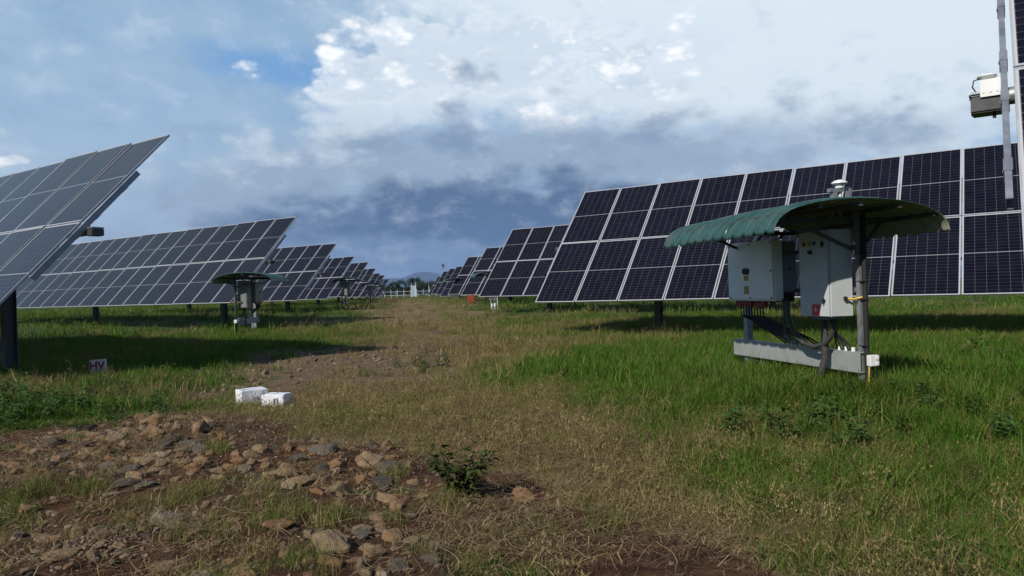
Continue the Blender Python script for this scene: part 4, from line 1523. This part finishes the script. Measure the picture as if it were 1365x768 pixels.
gx = at_depth(551.5, FY - 2)
gt = empty('gate', (gx, FY - 2, fz))
tag(gt, 'narrow white gate with two tall posts at the end of the track', 'gate')
for s in (-1, 1):
    p = MB(); p.box((s * .42 - .10, -.1, -.2), (s * .42 + .10, .1, 2.35), 0, None, .015); p.box((s * .42 - .035, -.04, 2.35), (s * .42 + .035, .04, 2.95))
    p.obj('post', M_WHITEFENCE, gt)
p = MB()
for z in np.linspace(.15, 2.1, 14): p.box((-.31, -.03, z), (.31, .03, z + .11))
p.box((-.31, .031, .1), (.31, .05, 2.25))
p.obj('panel', M_BLUEGREY, gt)
p = MB(); p.box((-.36, -.05, 2.30), (.36, .05, 2.38))
p.obj('lintel', M_WHITEFENCE, gt)

lx = at_depth(591.5, FY + 6)
lp = empty('lamp_pole', (lx, FY + 6, fz))
tag(lp, 'tall thin lamp pole with a dark head behind the right hand trackers', 'lamp pole')
p = MB(); p.tube([(0, 0, -.3), (0, 0, 6.6)], [.10, .06], 8); p.obj('pole', M_GALV, lp)
p = MB(); p.box((-.28, -.25, 6.3), (.28, .25, 7.05), 0, None, .06); p.box((-.05, -.4, 6.5), (.05, -.25, 6.6)); p.obj('lamp_head', M_POST, lp)
ax = at_depth(571.8, FY - 1)
mp = empty('mast', (ax, FY - 1, fz))
tag(mp, 'thin white lightning mast standing at the far fence', 'mast')
p = MB(); p.tube([(0, 0, -.3), (0, 0, 2.2)], .07, 8); p.obj('base_pole', M_WHITEFENCE, mp)
p = MB(); p.tube([(0, 0, 2.2), (0, 0, 5.2)], [.045, .02], 8); p.obj('rod', M_GALV, mp)

x = at_depth(627.3, 47.5); g_ = gz(x, 47.5)
rb = empty('red_box', (x, 47.5, g_))
tag(rb, 'small red box on legs under a tracker far down the right line', 'box')
p = MB(); p.box((-.24, -.15, .12), (.24, .15, .62), 0, None, .02); p.obj('body', M_REDBOX, rb)
p = MB()
for s in (-1, 1): p.box((s * .18 - .03, -.1, -.3), (s * .18 + .03, -.04, .12))
p.obj('legs', M_POST, rb)
for (px, Y, w, h, lab) in ((655, 36.0, .05, .30, 'short white stub post, left one of a pair under a right tracker'), (659, 36.0, .06, .32, 'short white stub post, right one of a pair under a right tracker'), (662.5, 35, .02, .62, 'thin white stake beside the pair of stub posts'), (618, 41, .10, .16, 'low pale block in the grass by the far trackers')):
    x = at_depth(px, Y)
    q = MB(); q.lathe([(w, -.2), (w, h - .02), (w * .8, h), (.01, h + .01)], 12)
    o = q.obj('marker_post', M_WHITEFENCE if px > 640 else M_GALV, None, (x, Y, gz(x, Y)))
    tag(o, lab, 'marker post')


# far trees
def tree(px, Y, h, w, seed, label):
    rg = random.Random(seed)
    x = at_depth(px, Y)
    root = empty('tree', (x, Y, fz))
    tag(root, label, 'tree', 'trees beyond the fence')
    t = MB(); t.tube([(0, 0, -.3), (.05 * w, 0, h * .3), (0, .03, h * .6), (0, 0, h * .85)], [.05 * h, .04 * h, .025 * h, .008 * h], 7)
    for k in range(6):
        a = k * 1.05 + rg.random()
        t.tube([(0, 0, h * (.25 + .07 * k)), (math.cos(a) * w * .22, math.sin(a) * w * .22, h * (.45 + .05 * k)), (math.cos(a) * w * .38, math.sin(a) * w * .38, h * (.52 + .06 * k))], [.018 * h, .012 * h, .004 * h], 5)
    t.obj('trunk', M_BARK, root)
    vs, fs, bl = [], [], []
    cl = [(Vector((rg.gauss(0, .26) * w, rg.gauss(0, .26) * w, h * rg.uniform(.22, .92))), rg.uniform(.10, .2) * w) for _ in range(34)]
    for c, r in cl:
        k = (c.z / h - .5) * 2
        c.x *= (1 - .45 * max(0, k) ** 2); c.y *= (1 - .45 * max(0, k) ** 2)
        for j in range(70):
            d = Vector((rg.gauss(0, 1), rg.gauss(0, 1), rg.gauss(0, .8))).normalized()
            p = c + d * r * rg.random() ** .4
            leaf_quad(vs, fs, bl, p, (rg.gauss(0, 1), rg.gauss(0, 1), rg.gauss(0, .6)), (0, 0, 1), rg.uniform(.2, .45), rg.uniform(.15, .3), rg.random())
    link('crown', leaves_to_mesh('crown', vs, fs, bl, [M_TREE]), root)


for i, (px, Y, h, w, lab) in enumerate([
        (530, 185, 4.3, 4.0, 'round dark tree behind the fence, left of the white gate'),
        (551, 190, 4.9, 4.6, 'tallest dark tree rising behind the white gate'),
        (560, 200, 4.2, 4.6, 'bushy dark tree just right of the white gate'),
        (573, 195, 3.9, 4.4, 'dark tree behind the thin lightning mast'),
        (515, 195, 2.6, 5.0, 'low dark tree where the left trackers end'),
        (541, 215, 2.4, 4.0, 'low shrubby tree in the gap left of the gate'),
        (583, 205, 3.4, 5.0, 'dark tree half hidden by the far right trackers'),
        (500, 205, 2.4, 5.0, 'low dark tree mostly hidden behind the last left trackers')]):
    tree(px, Y, h, w, 500 + i, lab)


# ------------------------------------------------------------------ hills on the horizon
def hills():
    Y0, Y1 = 4200.0, 7000.0
    nx, ny = 260, 24
    xs = np.linspace(-9000, 9000, nx); ys = np.linspace(Y0, Y1, ny)
    X, Y = np.meshgrid(xs, ys)
    px = 682.5 + F * X / 5000
    prof = 16 + 14 * np.exp(-((px - 560) / 30) ** 2) + 9 * np.exp(-((px - 500) / 50) ** 2) + 5 * np.exp(-((px - 620) / 40) ** 2) + 3 * np.exp(-((px - 538) / 8) ** 2)
    prof += 10 * (fbm(px, px * 0, 0.015, 4, 3) - .5) + 4 * (fbm(px, px * 0, .08, 3, 4) - .5)
    t = (Y - Y0) / (Y1 - Y0)
    Z = prof / F * 5000 * np.sin(np.clip(t * 1.5, 0, 1) * PI / 2) ** 1.4 * (1 - .3 * sstep(.7, 1, t)) + 25 * (fbm(X, Y, .002, 4, 5) - .5) * np.clip(t * 3, 0, 1) - 3
    me = bpy.data.meshes.new('hills')
    idx = np.arange(nx * ny).reshape(ny, nx)
    q = np.stack([idx[:-1, :-1], idx[:-1, 1:], idx[1:, 1:], idx[1:, :-1]], -1).reshape(-1, 4)
    me.from_pydata(np.column_stack([X.ravel(), Y.ravel(), Z.ravel()]).tolist(), [], q.tolist())
    me.polygons.foreach_set('use_smooth', [True] * len(me.polygons))
    m, nt, bs = new_mat('wooded_hill')
    geo = nt.n('ShaderNodeNewGeometry').outputs['Position']
    c = nt.mix(nt.smooth(nt.noise(geo, .004, 5, .6).outputs['Fac'], .4, .6), (.018, .030, .014), (.05, .06, .028))
    nt.put(bs.inputs['Base Color'], c); bs.inputs['Roughness'].default_value = 1
    me.materials.append(m)
    tag(link('hills', me), 'low wooded hills fading blue on the horizon', 'hills', kind='structure')


hills()

# haze: one closed box of thin air round everything but the sky
HAZE = 1
if HAZE:
    hb = MB(); hb.box((-9500, -900, -4.5), (9500, 7400, 190))
    m = bpy.data.materials.new('air_haze'); m.use_nodes = True
    m.node_tree.nodes.clear()
    out = m.node_tree.nodes.new('ShaderNodeOutputMaterial')
    pv = m.node_tree.nodes.new('ShaderNodeVolumePrincipled')
    pv.inputs['Color'].default_value = (.32, .52, .95, 1)
    pv.inputs['Density'].default_value = 0.00016
    pv.inputs['Anisotropy'].default_value = 0.0
    m.node_tree.links.new(pv.outputs[0], out.inputs['Volume'])
    hz = hb.obj('haze', m)
    tag(hz, 'thin blue haze over the distant land', 'haze', kind='stuff')

# ------------------------------------------------------------------ sky, clouds and sun
SUN_AZ, SUN_EL = rad(218.5), rad(38)
w = bpy.data.worlds.new('World')
SC.world = w
w.use_nodes = True
wt = NT(w.node_tree)
bg = w.node_tree.nodes['Background']
bg.inputs['Strength'].default_value = 0.1
sky = wt.n('ShaderNodeTexSky', sky_type='NISHITA')
sky.sun_disc = False
sky.sun_elevation = SUN_EL
sky.sun_rotation = SUN_AZ
sky.air_density = 1.0
sky.dust_density = 0.6
sky.ozone_density = 1.2


def srgb(r, g, b, k=10.0):
    f = lambda v: ((v / 255 + .055) / 1.055) ** 2.4 if v > 10 else v / 255 / 12.92
    return (f(r) * k, f(g) * k, f(b) * k)


D = wt.n('ShaderNodeTexCoord').outputs['Generated']
sep = wt.n('ShaderNodeSeparateXYZ'); wt.put(sep.inputs[0], D)
az0 = wt.math('MULTIPLY', wt.math('ARCTAN2', sep.outputs[0], sep.outputs[1]), 180 / PI)
el0 = wt.math('MULTIPLY', wt.math('ARCSINE', sep.outputs[2]), 180 / PI)
# cloud-space vector: flatten vertically towards the horizon
cv = wt.n('ShaderNodeCombineXYZ')
wt.put(cv.inputs[0], sep.outputs[0]); wt.put(cv.inputs[1], sep.outputs[1]); wt.put(cv.inputs[2], wt.math('MULTIPLY', sep.outputs[2], 1.7))
CV = cv.outputs[0]
wn = wt.noise(CV, 5.0, 3, 0.55)
wsep = wt.n('ShaderNodeSeparateColor'); wt.put(wsep.inputs[0], wn.outputs['Color'])
wn2 = wt.noise(CV, 22.0, 3, 0.6)
wsep2 = wt.n('ShaderNodeSeparateColor'); wt.put(wsep2.inputs[0], wn2.outputs['Color'])


def warp(base, ch, amp, ch2, amp2):
    a = wt.math('MULTIPLY', wt.math('SUBTRACT', wsep.outputs[ch], .5), amp)
    b = wt.math('MULTIPLY', wt.math('SUBTRACT', wsep2.outputs[ch2], .5), amp2)
    return wt.math('ADD', base, wt.math('ADD', a, b))


az = warp(az0, 0, 7, 0, 2.4)
el = warp(el0, 1, 4.5, 1, 2.0)
# billows: inverted cellular distance gives cauliflower tops
vor = wt.n('ShaderNodeTexVoronoi', feature='F1', voronoi_dimensions='3D')
wt.put(vor.inputs['Vector'], CV)
vor.inputs['Scale'].default_value = 15
vor.inputs['Detail'].default_value = 3
vor.inputs['Roughness'].default_value = 0.55
bil = wt.math('SUBTRACT', 0.62, vor.outputs['Distance'])
fb = wt.math('SUBTRACT', wt.noise(CV, 8.5, 6, 0.6, 0.2).outputs['Fac'], .5)
lo = wt.math('SUBTRACT', wt.noise(CV, 3.0, 2, 0.5).outputs['Fac'], .5)


def blobs(items):
    tot = None
    for (px, py, sx, sy, amp) in items:
        r = ray(px, py)
        a0 = math.degrees(math.atan2(r[0], r[1])); e0 = math.degrees(math.atan2(r[2], math.hypot(r[0], r[1])))
        kx = sx / F * 180 / PI * math.cos(rad(a0)) ** 2
        ky = sy / F * 180 / PI * math.cos(rad(a0))
        dx = wt.math('DIVIDE', wt.math('SUBTRACT', az, a0), kx)
        dy = wt.math('DIVIDE', wt.math('SUBTRACT', el, e0), ky)
        g = wt.math('MULTIPLY', wt.math('EXPONENT', wt.math('MULTIPLY', wt.math('ADD', wt.math('MULTIPLY', dx, dx), wt.math('MULTIPLY', dy, dy)), -.5)), amp)
        tot = g if tot is None else wt.math('ADD', tot, g)
    return tot


def layer(base, items, color, lo_t, hi_t, kb=0.0, kf=0.0, kl=0.0, maxm=1.0):
    g = blobs(items)
    if kb: g = wt.math('ADD', g, wt.math('MULTIPLY', bil, kb))
    if kf: g = wt.math('ADD', g, wt.math('MULTIPLY', fb, kf))
    if kl: g = wt.math('ADD', g, wt.math('MULTIPLY', lo, kl))
    mk_ = wt.smooth(g, lo_t, hi_t, 0, maxm)
    return wt.mix(mk_, base, color), mk_


# clear blue, lifted a little by the veil of thin cloud
c = wt.mix(0.7, sky.outputs[0], srgb(112, 158, 205))
veil = wt.smooth(wt.math('ADD', wt.math('MULTIPLY', lo, 1.5), wt.math('MULTIPLY', fb, .9)), -.5, .45, .35, .95)
c = wt.mix(veil, c, srgb(166, 189, 209))
# out-of-frame sky overhead and behind, darkened to cut fill light and panel reflections
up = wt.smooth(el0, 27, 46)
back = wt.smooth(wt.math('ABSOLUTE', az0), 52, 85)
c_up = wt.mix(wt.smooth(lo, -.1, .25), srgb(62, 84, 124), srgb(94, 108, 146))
# clear blue gap left of the cumulus
c, _ = layer(c, [(390, 92, 80, 30, .95), (320, 75, 70, 20, .4), (60, 185, 70, 18, .4)], srgb(96, 150, 206), .3, 1.2, 0, .9, .3, .7)
# pale bright overcast on the right and overhead
c, _ = layer(c, [(1000, 40, 300, 120, 1.3), (1300, 90, 300, 140, 1.1), (800, -20, 250, 90, 1.0), (40, 30, 160, 60, .2)], srgb(214, 227, 236), .2, 1.3, .5, 2.0, .3)
# mid-grey cloud deck, soft and mottled
c, _ = layer(c, [(480, 232, 190, 48, 1.2), (800, 200, 260, 46, 1.1), (1080, 185, 240, 42, .7), (280, 250, 90, 34, .6), (640, 330, 420, 50, 1.3), (130, 330, 200, 40, .5), (1280, 150, 130, 40, .3)], srgb(150, 170, 192), .15, 1.3, .8, 2.2, .3)
# brilliant cumulus: crisp billowing heads over a soft bright body
c, mb = layer(c, [(690, 95, 180, 55, 1.2), (850, 70, 160, 70, .8), (540, 125, 90, 36, .8), (430, 155, 90, 30, .75)], srgb(226, 235, 243), .15, 1.35, .8, 1.9, .2, .95)
c, mw = layer(c, [(660, 80, 150, 50, 1.35), (515, 108, 85, 32, 1.15), (440, 124, 58, 23, .85), (585, 52, 60, 24, .8), (800, 80, 110, 55, .95), (15, 224, 24, 8, .8)], srgb(247, 250, 253), .22, 1.05, 1.5, 1.9, .0)
# soft shading inside the white heads
sh = wt.smooth(wt.math('ADD', wt.math('MULTIPLY', bil, -1.2), wt.math('MULTIPLY', fb, 1.6)), -.02, .48, 0, .8)
c = wt.mix(wt.math('MULTIPLY', sh, wt.math('MAXIMUM', mw, wt.math('MULTIPLY', mb, .7))), c, srgb(190, 207, 224))
# grey plume and shadowed parts in front of the white
c, _ = layer(c, [(612, 135, 30, 46, 1.1), (650, 100, 22, 12, .5), (575, 190, 130, 24, .8), (760, 190, 110, 20, .5), (840, 168, 90, 14, .45), (470, 205, 100, 24, .6), (1150, 140, 120, 26, .45), (900, 172, 80, 14, .45), (1000, 205, 160, 20, .5)], srgb(126, 149, 177), .25, 1.4, 1.1, 2.4, .2, .85)
# lit rolls of the deck
c, _ = layer(c, [(395, 170, 95, 30, 1.1), (270, 220, 95, 26, .9), (640, 212, 130, 12, .5), (900, 222, 130, 14, .5), (470, 160, 70, 20, .6), (1000, 160, 150, 24, .5), (120, 262, 80, 18, .35), (310, 200, 50, 18, .5), (560, 245, 160, 12, .4), (420, 225, 90, 12, .45), (1150, 172, 120, 14, .45)], srgb(198, 212, 225), .30, 1.35, 1.2, 2.8, .2, .85)
# slate-dark base of the storm, feathered upwards
c, _ = layer(c, [(600, 298, 230, 28, 1.2), (400, 288, 110, 20, .8), (900, 270, 120, 20, .4), (760, 262, 140, 30, .8), (720, 300, 150, 36, .9), (300, 264, 70, 10, .3), (640, 245, 130, 24, .5)], srgb(82, 107, 139), .05, 1.75, .9, 2.4, .4, .96)
# rain-veiled strip of lighter sky below the base
c, _ = layer(c, [(560, 364, 190, 22, 1.4), (480, 344, 100, 18, .8), (370, 318, 90, 12, .7)], srgb(112, 138, 167), .3, 1.1, .15, .6, .2, .85)
# wisps of finer light and shade running through all of the cloud
fine_ = wt.noise(CV, 15.0, 7, .62, .15).outputs['Fac']
c = wt.mix(wt.smooth(fine_, .50, .72, 0, .30), c, srgb(214, 225, 235))
c = wt.mix(wt.smooth(fine_, .48, .28, 0, .22), c, srgb(112, 137, 166))
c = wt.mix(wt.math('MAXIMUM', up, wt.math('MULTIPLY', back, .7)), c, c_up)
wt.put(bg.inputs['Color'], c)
w.cycles.sampling_method = 'MANUAL'
w.cycles.sample_map_resolution = 512

sd = bpy.data.lights.new('sun', 'SUN')
sd.energy = 4.3
sd.angle = rad(0.53)
sd.color = (1.0, .94, .84)
so = bpy.data.objects.new('sun', sd)
COL.objects.link(so)
sv = Vector((math.sin(SUN_AZ) * math.cos(SUN_EL), math.cos(SUN_AZ) * math.cos(SUN_EL), math.sin(SUN_EL)))
so.rotation_euler = (-sv).to_track_quat('-Z', 'Y').to_euler()
so.location = sv * 60

# ------------------------------------------------------------------ render settings
SC.view_settings.view_transform = 'Standard'
SC.view_settings.look = 'None'
SC.view_settings.exposure = 0.18
SC.view_settings.gamma = 1.0
SC.view_settings.use_curve_mapping = False
SC.render.engine = 'CYCLES'
SC.cycles.max_bounces = 4
SC.cycles.diffuse_bounces = 2
SC.cycles.glossy_bounces = 3
SC.cycles.transmission_bounces = 2
SC.cycles.transparent_max_bounces = 4
SC.cycles.volume_bounces = 0
SC.cycles.caustics_reflective = False
SC.cycles.caustics_refractive = False
SC.cycles.sample_clamp_indirect = 4
SC.cycles.use_denoising = True
